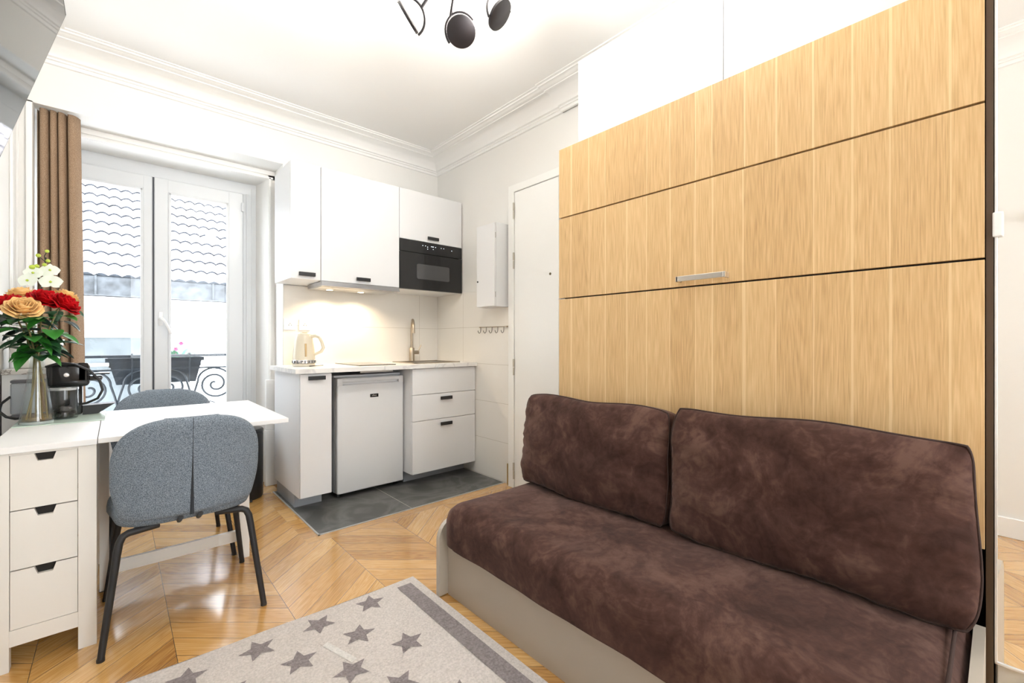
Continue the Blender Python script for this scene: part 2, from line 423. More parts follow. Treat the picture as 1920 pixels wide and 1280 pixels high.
m = MB()   # window wall: header, deep recess, kitchen part
m.box(XL - .2, .915, YB, 3.75, 2.393, ZC + .05)
m.box(XL - .2, 1.0, 3.75, 4.10, 2.331, ZC + .05)
m.box(.915, XR + .2, YB, 4.10, 0, ZC + .05)
m.prism([(.87, 3.75), (.95, 3.75), (.95, 4.10), (.834, 4.10), (.834, 3.98)], 2, 0, 2.36)
m.box(XL - .2, -.335, YB, 3.75, 0, 2.40)
m.box(XL - .2, -.36, 3.75, 4.10, 0, 2.40)
struct(m.build('wall_back', WALL))
m = MB()
m.box(XL - .15, XL, YN, YB + .3, 0, ZC + .05)
struct(m.build('wall_left', WALL))
m = MB()
m.box(XR, XR + .15, YN, YB + .3, 0, ZC + .05)
struct(m.build('wall_right', WALL))
m = MB()   # unseen wall behind the camera; its opening is added to let in fill light
m.box(XL, .2, YN, YN + .12, 0, ZC); m.box(1.7, XR, YN, YN + .12, 0, ZC); m.box(.2, 1.7, YN, YN + .12, 2.3, ZC); m.box(.2, 1.7, YN, YN + .12, 0, .8)
struct(m.build('wall_front', WALL))
# cream tiles of the kitchen corner
m = MB(); m.box(.915, XR, YB - .008, YB, 0, 1.505)
struct(m.build('wall_back_tiles', SPLASH))
m = MB(); m.box(XR - .008, XR, 2.49, YB - .008, 0, 1.505)
struct(m.build('wall_right_tiles', SIDET))

# cornice
prof = [(0, 2.625), (.012, 2.628), (.014, 2.645), (.022, 2.648), (.022, 2.658), (.034, 2.663), (.036, 2.672),
        (.046, 2.685), (.066, 2.703), (.09, 2.718), (.12, 2.729), (.135, 2.731), (.137, 2.736), (.150, 2.738), (.158, 2.744), (.170, 2.748), (.182, 2.745), (.186, 2.752), (.20, 2.754), (.20, ZC)]
m = MB()
vs = []; nP = 7
for u, z in prof:
    vs += [(XL + u, YN, z), (XL + u, YB - u, z), (XR - u, YB - u, z), (XR - u, 1.97 + u * .3, z), (XR - .012 - u, 1.97 + u * .3, z), (XR - .012 - u, YN, z), (XR - .012 - u, YN, z)]
fs = [[i * nP + j, i * nP + j + 1, (i + 1) * nP + j + 1, (i + 1) * nP + j] for i in range(len(prof) - 1) for j in range(5)]
m.faces(vs, fs)
o = m.build('trim_2', TRIM, smooth=35); struct(o)

# mouldings round the recess
m = MB()
for off, d, wd in ((0, .012, .012), (.02, .006, .02)):
    m.box(-.335 + off, -.335 + off + wd, 3.75 - d, 3.75, 0, 2.36)
m.box(-.335, .90, 3.738, 3.75, 2.333, 2.345)
m.box(-.335, .915, 3.744, 3.75, 2.36, 2.393)
m.box(.872, .884, 3.738, 3.75, .0, 2.34)
m.box(.84, .915, 3.70, 3.75, 0, .42, .004)
m.box(.845, .915, 3.71, 3.75, .42, .80, .004)
struct(m.build('trim_3', TRIM))
m = MB(); m.box(XL, -.385, YB - .012, YB, 0, 2.6, .003); m.box(-.36, -.335, YB - .014, YB, 0, 2.39, .004)
m.box(XL, XL + .012, 3.36, 3.39, 0, 2.6, .004); m.box(XL, XL + .008, 3.42, 3.50, 0, 2.6, .003)
struct(m.build('trim_4', TRIM))
m = MB(); m.box(XL, XL + .016, YN, 2.1, 0, .11, .004); struct(m.build('baseboard_left', TRIM))

# ------------------------------------------------------------------ window
YW = 3.99
m = MB()
m.box(-.36, .836, YW - .01, YW + .06, 2.24, 2.335, .004)
m.box(.744, .836, YW - .01, YW + .06, .02, 2.25, .004)
m.box(.765, .775, YW - .016, YW, .02, 2.25, .003); m.box(.80, .808, YW - .014, YW, .02, 2.3, .003)
m.box(-.36, -.28, YW - .01, YW + .06, .02, 2.25, .004)
m.box(-.36, .836, YW - .01, YW + .06, .0, .06, .004)
win = m.build('window_1', PVC); struct(win)
def sash(x0, x1, gx0, gx1):
    m = MB()
    z0, z1, g0, g1 = .06, 2.243, .56, 2.145
    y0, y1 = YW - .03, YW + .04
    m.box(x0, gx0, y0, y1, z0, z1, .006); m.box(gx1, x1, y0, y1, z0, z1, .006)
    m.box(gx0 - .01, gx1 + .01, y0 + .001, y1, g1, z1 - .001, .006); m.box(gx0 - .01, gx1 + .01, y0 + .001, y1, .46, g0, .006)
    m.box(gx0 - .01, gx1 + .01, y0 + .001, y1, z0 + .001, .16, .006); m.box(gx0 - .01, gx1 + .01, y0 + .02, y1 - .01, .15, .47)
    b = .012
    m.box(gx0 - b * .3, gx0 + b, y0 - .004, y0 + .01, g0, g1, .002); m.box(gx1 - b, gx1 + b * .3, y0 - .004, y0 + .01, g0, g1, .002)
    m.box(gx0, gx1, y0 - .004, y0 + .01, g1 - b, g1 + b * .3, .002); m.box(gx0, gx1, y0 - .004, y0 + .01, g0 - b * .3, g0 + b, .002)
    s = m.build('sash', PVC, win)
    m = MB(); m.box(gx0, gx1, YW, YW + .004, g0, g1); m.build('pane', PANE, s)
    return s
sash(-.30, .192, -.235, .140)
s2 = sash(.202, .742, .283, .642)
m = MB(); m.box(.19, .2045, YW - .012, YW, .06, 2.243); m.build('dark_seam', mat('seal', (.12, .13, .15), .6), win)
m = MB()
m.lathe((.238, YW - .042, 1.25), [(.014, -.012), (.014, .012)], 16, M=Matrix.Rotation(PI / 2, 4, 'X'))
m.box(.225, .251, YW - .036, YW - .03, 1.20, 1.30, .004)
m.tube([(.238, YW - .05, 1.25), (.240, YW - .075, 1.25), (.252, YW - .085, 1.235), (.275, YW - .085, 1.19), (.292, YW - .083, 1.14)], [.010, .011, .010, .009, .009], 10)
m.build('window_handle', mat('white_handle', (.84, .85, .86), .25), win, 40)
m = MB(); m.box(.728, .744, YW - .045, YW - .028, 2.10, 2.17, .004); m.box(.728, .744, YW - .045, YW - .028, .20, .27, .004)
m.build('window_hinge', PVC, win)

# ------------------------------------------------------------------ outside
m = MB(); m.box(-.9, 1.5, 4.10, 4.6, -.12, -.02); struct(m.build('floor_balcony', BALC))
rail = thing('balcony_railing', 'grey wrought iron balcony railing with scrolls outside the window', 'railing', (.2, 4.25, -.02))
m = MB(); m.box(-.9, 1.4, 4.23, 4.27, .972, .992, .004); m.build('handrail', IRON, rail)
m = MB(); m.box(-.9, 1.4, 4.242, 4.258, .878, .890); m.box(-.9, 1.4, 4.242, 4.258, .10, .112); m.build('crossbar', IRON, rail)
def spiral(cx, cz, r0, turns, a0, sgn):
    pts = []
    for i in range(int(26 * turns) + 1):
        t = i / (26 * turns); a = a0 + sgn * 2 * PI * turns * t; r = r0 * (1 - t) ** .9 + .012
        pts.append((cx + r * math.cos(a), 4.25, cz + r * math.sin(a)))
    return pts
for x in (.755, -.30):
    m = MB(); m.box(x - .008, x + .008, 4.242, 4.258, -.02, .975); m.build('post', IRON, rail)
def scroll(cx, side):
    m = MB()
    m.tube(spiral(cx - side * .0, .75, .115, 2.0, PI / 2, -side), .0085, 6)
    m.tube([(cx + .115 * math.cos(PI / 2 + side * t), 4.25, .78 + .10 * math.sin(PI / 2 + side * t)) for t in [k * .2 for k in range(9)]] +
           [(cx - side * .135, 4.25, .70), (cx - side * .16, 4.25, .58), (cx - side * .16, 4.25, .3)], .008, 6)
    m.tube(spiral(cx - side * .05, .55, .06, 1.4, 0, side), .005, 6)
    return m.build('scroll', IRON, rail, 60)
for cx, sd in ((.60, 1), (.30, -1), (.16, 1), (-.14, -1)): scroll(cx, sd)
for k in range(9):
    x = -.85 + k * .275
    if abs(x - .755) < .05: continue
    m = MB(); m.box(x - .006, x + .006, 4.244, 4.256, .11, .45); m.build('post', IRON, rail)
m = MB(); m.tube(spiral(.80, .72, .05, 1.3, PI, 1), .005, 6); m.tube(spiral(.80, .61, .05, 1.3, PI, -1), .005, 6); m.build('scroll', IRON, rail, 60)

pl = thing('flower_planter', 'dark grey trough planter hung on the balcony rail outside the window', 'planter', (.235, 4.34, .77))
m = MB()
b0, b1 = .775, .955
vs = [(.005, 4.28, b0), (.475, 4.28, b0), (.475, 4.40, b0), (.005, 4.40, b0), (-.04, 4.275, b1), (.515, 4.275, b1), (.515, 4.44, b1), (-.04, 4.44, b1)]
m.faces(vs, [[0, 3, 2, 1], [0, 1, 5, 4], [1, 2, 6, 5], [2, 3, 7, 6], [3, 0, 4, 7]])
m.build('trough', PLANT, pl)
m = MB(); m.box(-.055, .53, 4.274, 4.285, .94, .968, .003); m.box(-.055, .53, 4.435, 4.446, .94, .968, .003); m.box(-.055, -.043, 4.275, 4.446, .94, .968, .003); m.box(.518, .53, 4.275, 4.446, .94, .968, .003)
m.build('rim', PLANT, pl)
m = MB(); m.box(-.035, .51, 4.29, 4.43, .90, .935); m.build('soil', mat('soil', (.05, .035, .025), .9), pl)
for x in (.09, .43):
    m = MB(); m.tube([(x, 4.21, .955), (x, 4.21, 1.0), (x, 4.3, 1.002), (x, 4.3, .96)], .005, 6); m.tube([(x, 4.222, .975), (x, 4.268, .77)], .005, 6); m.build('hanger', IRON, pl, 60)

def leaf_sheet(m, base, d, up, L, W, droop=.25, fold=.18):
    base = Vector(base); d = Vector(d).normalized(); up = Vector(up); side = d.cross(up)
    if side.length < 1e-3: side = d.cross(Vector((1, 0, 0)))
    side.normalize(); nrm = side.cross(d).normalized()
    def fn(a, b):
        s = (a - .5) * 2; t = b
        w = W * .5 * (math.sin(PI * min(1, t ** .75)) ** .8 if 0 < t < 1 else 0)
        p = base + d * (L * t) + side * (s * w) + nrm * (abs(s) * w * fold * 2 - droop * L * t * t)
        return tuple(p)
    m.sheet(fn, 4, 7)
fl = thing('balcony_plant', 'small pink flowering plant growing in the balcony planter', 'plant', (.36, 4.36, .935))
m = MB()
random.seed(3)
for i in range(16):
    a = random.uniform(0, 2 * PI); r = random.uniform(0, .05); cx = .36 + r * 2.0 * math.cos(a); cy = 4.36 + r * .6 * math.sin(a)
    leaf_sheet(m, (cx, cy, .93 + random.uniform(0, .05)), (math.cos(a), math.sin(a) * .6, random.uniform(.5, 1.5)), (0, 0, 1), random.uniform(.06, .1), .035)
m.build('leaf', mat('balcony_leaf', (.03, .30, .12), .5), fl, 60)
for (x, z) in ((.352, 1.03), (.385, 1.075), (.31, 1.04)):
    m = MB(); m.tube([(x, 4.34, .93), (x, 4.335, z)], .002, 5)
    for k in range(6):
        a = k * PI / 3; leaf_sheet(m, (x, 4.33, z), (math.cos(a), -.3, math.sin(a)), (0, -1, 0), .02, .016, 0)
    m.build('flower', PINK, fl, 60)

bd = thing('building', 'pale rendered building across the courtyard with a tiled roof', 'building', (1, 13, -4))
GZ = 2.35
m = MB(); m.box(-7, 10, 12.05, 12.4, -4, 1.97); m.box(-7, 10, 11.98, 12.1, 1.93, 1.985); m.box(-7, 10, 12.02, 12.1, 1.30, 1.36)
m.build('facade', FACADE, bd)
m = MB(); m.box(-7, .62, 11.9, 12.06, -4, 1.17); m.build('lower_wall', FACG, bd)
m = MB(); m.box(-7, .62, 11.86, 12.06, 1.17, 1.24); m.box(-7, .62, 11.88, 12.0, .60, .66); m.build('ledge', FACADE, bd)
m = MB()
m.prism([(11.78, 2.0), (12.3, 2.0), (12.3, 2.36), (11.74, 2.36), (11.72, 2.33)], 0, -7, 10)
for k in range(9): m.box(-6 + k * 1.9, -5.97 + k * 1.9, 11.70, 11.76, 2.0, 2.37)
m.build('gutter', ZINC, bd)
m = MB()
tw, rh, sg = .205, .36, 6
ca, sa = math.cos(R(45)), math.sin(R(45))
for r in range(15):
    x_off = (r % 2) * 0.0
    n = int(12 / tw)
    vs = []; fs = []
    for i in range(n * sg + 1):
        ph = (i % sg) / sg; x = -4 + i * tw / sg + x_off
        hgt = .060 * abs(math.sin(PI * ph)) + random.uniform(-.003, .003)
        for (t, extra) in ((0, -1), (0, .045), (rh + .03, .0)):
            h = (hgt + extra) if extra > -.5 else hgt * .6 - .03
            yy = 11.78 + (r * rh + t) * ca - h * sa; zz = GZ + (r * rh + t) * sa + h * ca
            vs.append((x, yy, zz))
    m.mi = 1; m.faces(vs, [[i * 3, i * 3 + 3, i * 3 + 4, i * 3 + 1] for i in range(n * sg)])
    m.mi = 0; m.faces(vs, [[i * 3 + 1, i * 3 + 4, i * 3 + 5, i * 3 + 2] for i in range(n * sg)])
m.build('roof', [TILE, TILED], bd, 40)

# ------------------------------------------------------------------ curtain
def cur(a, b):
    z = 2.388 - b * 2.37
    wd = .172 + .03 * b
    f = 2 * PI * 4 * a
    g = a ** 1.0 + .06 * math.sin(2 * PI * a) * -1
    f = 2 * PI * 4 * g
    x = -.333 + wd * a + .008 * math.sin(f * 1.0 + 1.2)
    y = 3.592 + .032 * math.sin(f + .7 + .25 * math.sin(3 * b)) + .006 * math.sin(f * 2 + b * 2)
    return (x, y, z)
m = MB(); m.sheet(cur, 72, 24)
o = m.build('curtain', CURT, smooth=60, loc=(-.24, 3.592, .02))
md = o.modifiers.new('thick', 'SOLIDIFY'); md.thickness = .003
tag(o, 'brown cloth curtain gathered at the side of the window recess', 'curtain')

# ------------------------------------------------------------------ kitchen: upper units
YU = 3.13
def handle(x, y, z, parent, w=.105):
    m = MB(); m.box(x - w / 2, x + w / 2, y - .022, y - .012, z - .0125, z + .0125, .002)
    m.box(x - w / 2 + .008, x - w / 2 + .02, y - .014, y + .001, z - .006, z + .006); m.box(x + w / 2 - .02, x + w / 2 - .008, y - .014, y + .001, z - .006, z + .006)
    return m.build('handle', BLK, parent)
def unit(name, label, x0, x1, z0, z1, yf, doors, yb=None, cat='cabinet'):
    t = thing(name, label, cat, ((x0 + x1) / 2, (yf + YB) / 2, z0))
    m = MB(); m.box(x0 + .0005, x1 - .0005, yf + .02, (yb or YB) - .009, z0 + .001, z1); m.build('body', CAB, t)
    return t
t = unit('wall_cabinet', 'narrow white wall cabinet beside the window recess', .858, 1.0505, 1.51, 2.29, YU, 0)
m = MB(); m.box(.8595, 1.0485, YU, YU + .0185, 1.51, 2.29, .001); d = m.build('door', CAB, t); handle(.957, YU, 1.542, d)
t = unit('wall_cabinet', 'wide white wall cabinet above the extractor hood', 1.0505, 1.6405, 1.51, 2.29, YU, 0)
m = MB(); m.box(1.0525, 1.6385, YU, YU + .0185, 1.51, 2.29, .001); d = m.build('door', CAB, t); handle(1.347, YU, 1.542, d)
t = thing('wall_cabinet', 'white wall cabinet with the black oven built into it', 'cabinet', (1.937, 3.33, 1.5))
m = MB(); m.box(1.641, 2.231, YU + .02, YB - .009, 1.9, 2.29); m.box(1.641, 1.657, YU + .02, YB - .009, 1.505, 1.9); m.box(2.215, 2.231, YU + .02, YB - .009, 1.505, 1.9); m.box(1.657, 2.215, YU + .03, YB - .009, 1.505, 1.52)
m.build('body', CAB, t)
m = MB(); m.box(1.6422, 2.230, YU, YU + .0185, 1.898, 2.29, .001); d = m.build('door', CAB, t); handle(1.937, YU, 1.93, d)

ov = thing('microwave_oven', 'black built-in microwave oven with glass window', 'microwave', (1.937, 3.33, 1.52))
m = MB(); m.box(1.66, 2.212, YU + .02, YB - .02, 1.522, 1.895); m.build('body', BLK, ov)
m = MB(); m.box(1.643, 2.229, YU - .004, YU + .018, 1.801, 1.895, .001); cp = m.build('control_panel', OVEN, ov)
for x, z in ((1.845, .865), (1.87, .865), (1.89, .858), (1.89, .842), (1.925, .866), (1.935, .866), (1.944, .866), (1.965, .866), (1.943, .846), (2.02, .866), (2.045, .866), (2.125, .858)):
    m = MB(); m.box(x - .0025, x + .0025, YU - .0048, YU - .0035, 1 + z - .002, 1 + z + .002); m.build('indicator', DISP, cp)
m = MB(); m.box(1.643, 2.229, YU - .006, YU + .018, 1.506, 1.797, .001); dr = m.build('door', OVEN, ov)
m = MB(); m.prism([(1.79, 1.60), (1.80, 1.592), (2.09, 1.592), (2.10, 1.60), (2.10, 1.705), (2.09, 1.713), (1.80, 1.713), (1.79, 1.705)], 1, YU - .0072, YU - .004); m.build('window', OVENW, dr)

hd = thing('extractor_hood', 'slim silver pull-out extractor hood under the wide wall cabinet', 'extractor hood', (1.345, 3.3, 1.47))
m = MB(); m.box(1.06, 1.632, YU + .03, 3.44, 1.478, 1.508, .002); m.build('body', HOODM, hd)
m = MB(); m.box(1.052, 1.636, YU - .012, YU + .03, 1.474, 1.507, .004); m.box(1.052, 1.636, YU - .016, YU - .01, 1.474, 1.484, .001); fp = m.build('front', HOODM, hd)
m = MB(); m.box(1.07, 1.62, YU + .05, 3.42, 1.474, 1.479); m.build('filter', STEEL, hd)
for x in (1.19, 1.43):
    m = MB(); m.lathe((x, 3.36, 1.470), [(.022, .003), (.022, .006)], 20); m.build('lamp', HLED, hd)
    L = bpy.data.lights.new('hood_spot', 'SPOT'); L.energy = 4.5; L.color = (1, .78, .5); L.spot_size = R(150); L.spot_blend = .6; L.shadow_soft_size = .02
    lo = bpy.data.objects.new('hood_spot', L); COL.objects.link(lo); lo.location = (x, 3.36, 1.462)

# ------------------------------------------------------------------ kitchen: counter and base units
YF = 2.93
ct = MB()
sx0, sx1, sy0, sy1 = 1.74, 2.14, 3.06, 3.40
for a in ((.825, sx0, 2.908, YB - .009), (sx1, XR - .009, 2.908, YB - .009), (sx0, sx1, 2.908, sy0), (sx0, sx1, sy1, YB - .009)):
    ct.box(a[0], a[1], a[2], a[3], .888, .917)
o = ct.build('worktop', COUNTER, loc=(1.53, 3.2, .888)); tag(o, 'pale marble-look kitchen worktop over the fridge and base cabinets', 'worktop')
def drawer(t, x0, x1, z0, z1, hz=None, nm='drawer'):
    m = MB(); m.box(x0, x1, YF, YF + .019, z0, z1, .001); d = m.build(nm, CAB, t)
    if hz: handle((x0 + x1) / 2, YF, hz, d)
    return d
t = thing('base_cabinet', 'tall narrow white base cabinet at the window end of the worktop', 'cabinet', (.957, 3.2, .0))
m = MB(); m.box(.858, 1.052, YF + .02, YB - .009, .10, .887); m.build('body', CAB, t)
m = MB(); m.box(.872, 1.045, 3.10, YB - .012, .002, .10); m.build('plinth', PLINTH, t)
drawer(t, .8592, 1.0508, .105, .882, .858, 'door')
t = thing('base_cabinet', 'white three-drawer base cabinet below the sink', 'cabinet', (1.935, 3.2, 0))
m = MB(); m.box(1.641, 1.657, YF + .02, YB - .009, .095, .887); m.box(2.21, 2.226, YF + .02, YB - .009, .095, .887); m.box(1.657, 2.21, YF + .02, YB - .009, .095, .11); m.box(1.657, 2.21, YF + .02, YF + .03, .11, .72); m.build('body', CAB, t)
m = MB(); m.box(1.66, 2.23, 3.10, YB - .012, .002, .095); m.build('plinth', PLINTH, t)
drawer(t, 1.6425, 2.2245, .690, .883); drawer(t, 1.6425, 2.2245, .491, .686, .650); drawer(t, 1.6425, 2.2245, .096, .487, .450)
m = MB(); m.box(2.227, 2.2315, YF + .05, 3.5, .10, .887); struct(m.build('trim_5', CAB))

fr = thing('fridge', 'small white undercounter fridge with a black badge', 'fridge', (1.38, 3.2, 0))
m = MB(); m.box(1.13, 1.63, 3.105, 3.50, .035, .838, .004); m.build('body', FRIDGE2, fr)
m = MB(); m.box(1.126, 1.632, 3.10, 3.50, .838, .852, .003); m.build('top', FRIDGE3, fr)
m = MB(); m.box(1.13, 1.63, 3.045, 3.10, .035, .79, .010, 3); m.box(1.13, 1.17, 3.045, 3.10, .78, .834, .006); m.box(1.59, 1.63, 3.045, 3.10, .78, .834, .006); m.box(1.14, 1.62, 3.07, 3.10, .78, .834)
dd = m.build('door', FRIDGE, fr, 40)
m = MB(); m.box(1.165, 1.595, 3.046, 3.07, .806, .832, .005); m.build('handle', FRIDGE3, dd)
m = MB(); m.box(1.365, 1.428, 3.0425, 3.0455, .688, .712, .001); bdg = m.build('badge', BLKG, dd)
m = MB(); x = 1.379
for k, (w, h) in enumerate(((.006, .006), (.006, .010), (.006, .006), (.006, .006))):
    m.box(x, x + w, 3.0418, 3.0427, .697, .697 + h); x += .009
m.build('lettering', STEEL, bdg)
for x in (1.16, 1.60):
    for y in (3.12, 3.46):
        m = MB(); m.lathe((x, y, .002), [(.016, 0), (.016, .034)], 12); m.build('foot', BLK, fr)

o = thing('hob', 'flat two-ring glass hob set in the worktop above the fridge', 'hob', (1.41, 3.25, .917))
m = MB(); m.box(1.275, 1.555, 3.02, 3.48, .9175, .9225, .001); m.build('glass_plate', HOBG, o)
m = MB()
for y in (3.14, 3.36): m.lathe((1.415, y, .9226), [(.074, 0), (.076, .0002), (.078, 0)], 32, cap=False)
m.build('ring', mat('hob_marking', (.4, .4, .4), .4), o)
m = MB(); m.box(1.29, 1.54, 3.04, 3.46, .866, .887); m.build('casing', STEEL, o)

sk = thing('sink', 'square steel sink let into the worktop', 'sink', (1.94, 3.23, .917))
m = MB()
m.box(1.725, 2.155, 3.045, 3.075, .917, .923, .002); m.box(1.725, 2.155, 3.385, 3.415, .917, .923, .002); m.box(1.725, 1.755, 3.045, 3.415, .917, .923, .002); m.box(2.125, 2.155, 3.045, 3.415, .917, .923, .002)
m.build('rim', NICKEL, sk)
m = MB(); zb = .76
m.faces([(1.75, 3.07, .917), (2.13, 3.07, .917), (2.13, 3.39, .917), (1.75, 3.39, .917), (1.76, 3.08, zb), (2.12, 3.08, zb), (2.12, 3.38, zb), (1.76, 3.38, zb)],
        [[0, 1, 5, 4], [1, 2, 6, 5], [2, 3, 7, 6], [3, 0, 4, 7], [4, 5, 6, 7]])
m.build('bowl', STEEL, sk)
m = MB(); m.lathe((1.94, 3.23, zb), [(.03, .001), (.032, .003), (.0, .003)], 16); m.build('drain', CHROME, sk)

tp = thing('faucet', 'brushed nickel arched mixer tap behind the sink', 'faucet', (1.93, 3.455, .917))
m = MB(); m.lathe((1.93, 3.455, .917), [(.027, 0), (.027, .006), (.023, .007), (.023, .115), (.021, .118)], 20); m.build('body', NICKEL, tp, 40)
m = MB(); dx, dy = -.40, -.916
pts = [(1.93, 3.455, 1.03), (1.93, 3.455, 1.12), (1.93, 3.455, 1.20)]
for k in range(1, 11):
    a = PI * k / 10; r = .075
    pts.append((1.93 + dx * r * (1 - math.cos(a)), 3.455 + dy * r * (1 - math.cos(a)), 1.20 + r * math.sin(a)))
pts.append((1.93 + dx * .15, 3.455 + dy * .15, 1.16))
m.tube(pts, [.011] * 3 + [.011] * 10 + [.012], 12); m.build('spout', NICKEL, tp, 60)
m = MB(); m.tube([(1.945, 3.452, .995), (1.99, 3.445, .995)], .017, 14); m.tube([(1.985, 3.445, .998), (2.015, 3.44, 1.06)], .004, 8); m.build('lever', NICKEL, tp, 50)

# kettle
kx, ky = .985, 3.28
kt = thing('kettle', 'cream electric kettle on the worktop in front of the sockets', 'kettle', (kx, ky, .917))
m = MB(); m.lathe((kx, ky, .917), [(.066, 0), (.072, .003), (.072, .018), (.068, .02)], 32); m.build('base', KETC, kt, 40)
m = MB(); m.lathe((kx, ky, .938), [(.070, 0), (.0735, .002), (.0735, .022), (.072, .024)], 32); m.build('band', CHROME, kt, 40)
m = MB(); m.lathe((kx, ky, .962), [(.072, 0), (.0725, .01), (.068, .07), (.060, .13), (.055, .16), (.048, .172)], 32); bdy = m.build('body', KETC, kt, 50)
m = MB(); m.lathe((kx, ky, 1.134), [(.048, 0), (.045, .008), (.02, .013), (.0, .014)], 24); m.box(kx - .02, kx + .02, ky - .015, ky + .015, 1.145, 1.157, .004); m.build('lid', KETC, kt, 40)
m = MB()
hv = Vector((.80, -.60, 0))
def kp(r, z): return (kx + hv.x * r, ky + hv.y * r, z)
m.tube([kp(.045, 1.125), kp(.078, 1.130), kp(.105, 1.12), kp(.122, 1.085), kp(.132, 1.045), kp(.118, 1.02), kp(.092, 1.008), kp(.064, .995)], [.012, .012, .011, .010, .010, .010, .009, .009], 10); m.build('handle', KETC, kt, 60)
m = MB()
gv = Vector((-.12, -.993, 0)); gs = Vector((.993, -.12, 0))
for r, z0_, z1_ in ((.0715, .985, 1.075),):
    pts = [(kx + gv.x * rr, ky + gv.y * rr, z) for rr, z in ((.0715, .985), (.069, 1.03), (.0645, 1.075))]
    m.tube(pts, .0065, 8)
m.build('gauge', mat('gauge_amber', (.55, .38, .18), .2), kt, 60)
m = MB()
for a in range(10):
    an = PI + a * PI / 9.0; x, y = kx + .0738 * math.cos(an), ky + .0738 * math.sin(an)
    m.lathe((x, y, .940), [(.0045, 0), (.0045, .018)], 6)
m.build('vent', mat('dark_grey', (.12, .12, .12), .4), kt)
m = MB(); m.tube([(kx + .01, ky - .088, .920), (kx + .06, ky - .075, .921), (kx + .12, ky - .035, .920)], [.004, .002, .002], 6)
tag(m.build('black_pen', BLK, loc=(kx + .06, ky - .07, .918)), 'thin black pen lying on the worktop beside the kettle', 'pen')

def socket(x, z, lab):
    t = thing('power_socket', lab, 'socket', (x, YB - .01, z), 'power sockets above the worktop')
    m = MB(); m.box(x - .041, x + .041, YB - .018, YB - .0085, z - .041, z + .041, .003); pt = m.build('plate', SOCK, t)
    m = MB()
    for (dx, dz) in ((-.009, -.004), (.009, -.004), (0, .008)): m.lathe((x + dx, YB - .019, z + dz), [(.0028, 0), (.0028, .0016)], 8, M=Matrix.Rotation(PI / 2, 4, 'X'))
    m.build('pin_hole', mat('hole', (.02, .02, .02), .6), pt)
socket(.958, 1.215, 'white power socket nearer the window, above the kettle'); socket(1.062, 1.215, 'white power socket on the side away from the window, behind the kettle handle')

# fuse box and hooks on the right wall
fb = thing('meter_cabinet', 'small white metal cabinet mounted on the wall above the hook rail', 'wall box', (2.16, 2.615, 1.35))
m = MB(); m.box(2.10, XR, 2.508, 2.727, 1.352, 1.978, .002); m.build('body', CAB, fb)
m = MB(); m.box(2.086, 2.0985, 2.510, 2.727, 1.356, 1.974, .002); d = m.build('door', CAB, fb)
m = MB(); m.lathe((2.083, 2.712, 1.55), [(.007, 0), (.007, .006)], 12, M=Matrix.Rotation(PI / 2, 4, 'Y')); m.build('lock', BLK, d)
for z in (1.44, 1.88):
    m = MB(); m.tube([(2.092, 2.506, z - .02), (2.092, 2.506, z + .02)], .004, 8); m.build('hinge', STEEL, fb)
HOOKM = mat('dark_hook_metal', (.16, .15, .14), .35, metal=.8)
hk = thing('hook_rail', 'thin steel rail with five hooks on the tiled wall', 'hook rail', (2.225, 2.69, 1.19))
m = MB(); m.tube([(2.222, 2.52, 1.205), (2.222, 2.87, 1.205)], .003, 8); m.box(2.22, 2.232, 2.525, 2.535, 1.20, 1.21); m.box(2.22, 2.232, 2.855, 2.865, 1.20, 1.21); m.build('rail', NICKEL, hk)
for k in range(5):
    y = 2.56 + k * .072
    m = MB(); m.tube([(2.222, y, 1.207), (2.220, y, 1.18), (2.216, y, 1.163), (2.205, y, 1.157), (2.195, y, 1.165), (2.192, y, 1.178)], .0028, 6); m.build('hook', HOOKM, hk, 60)

# door on the right wall
m = MB()
m.box(2.20, XR, 2.425, 2.488, 0, 2.255, .004); m.box(2.20, XR, 1.972, 2.43, 2.20, 2.255, .004)
dr1 = m.build('door_1', DOORP); struct(dr1)
m = MB(); m.box(2.207, 2.232, 1.985, 2.422, .01, 2.197, .002); leafd = m.build('door_panel', DOORP, dr1)
for z in (2.06, 1.69, .90, .13):
    m = MB(); m.tube([(2.199, 2.424, z - .06), (2.199, 2.424, z - .002)], .006, 8); m.tube([(2.199, 2.424, z + .002), (2.199, 2.424, z + .06)], .007, 8); m.build('hinge', mat('hinge_metal', (.50, .47, .40), .4, metal=.3), dr1)
m = MB(); m.lathe((2.204, 2.06, 1.552), [(.009, 0), (.009, .004)], 14, M=Matrix.Rotation(PI / 2, 4, 'Y')); m.build('keyhole', mat('dark_brass', (.12, .10, .05), .4, metal=.5), leafd)
m = MB(); m.box(2.195, 2.202, 2.489, 2.495, .01, .17); m.build('edge_strip', BRASS, dr1)

# bin
bn = thing('pedal_bin', 'black cylindrical bin standing between the window and base cabinet', 'bin', (.665, 3.60, 0))
m = MB(); m.lathe((.665, 3.55, .0), [(.118, 0), (.122, .01), (.122, .44), (.12, .45)], 36); m.build('body', BLK, bn, 40)
m = MB(); m.lathe((.665, 3.55, .452), [(.124, 0), (.124, .018), (.115, .028), (.05, .034), (.0, .035)], 36); m.build('lid', BLKG, bn, 40)
m = MB(); m.box(.64, .69, 3.39, 3.43, .004, .014, .002); m.build('pedal', BLK, bn)

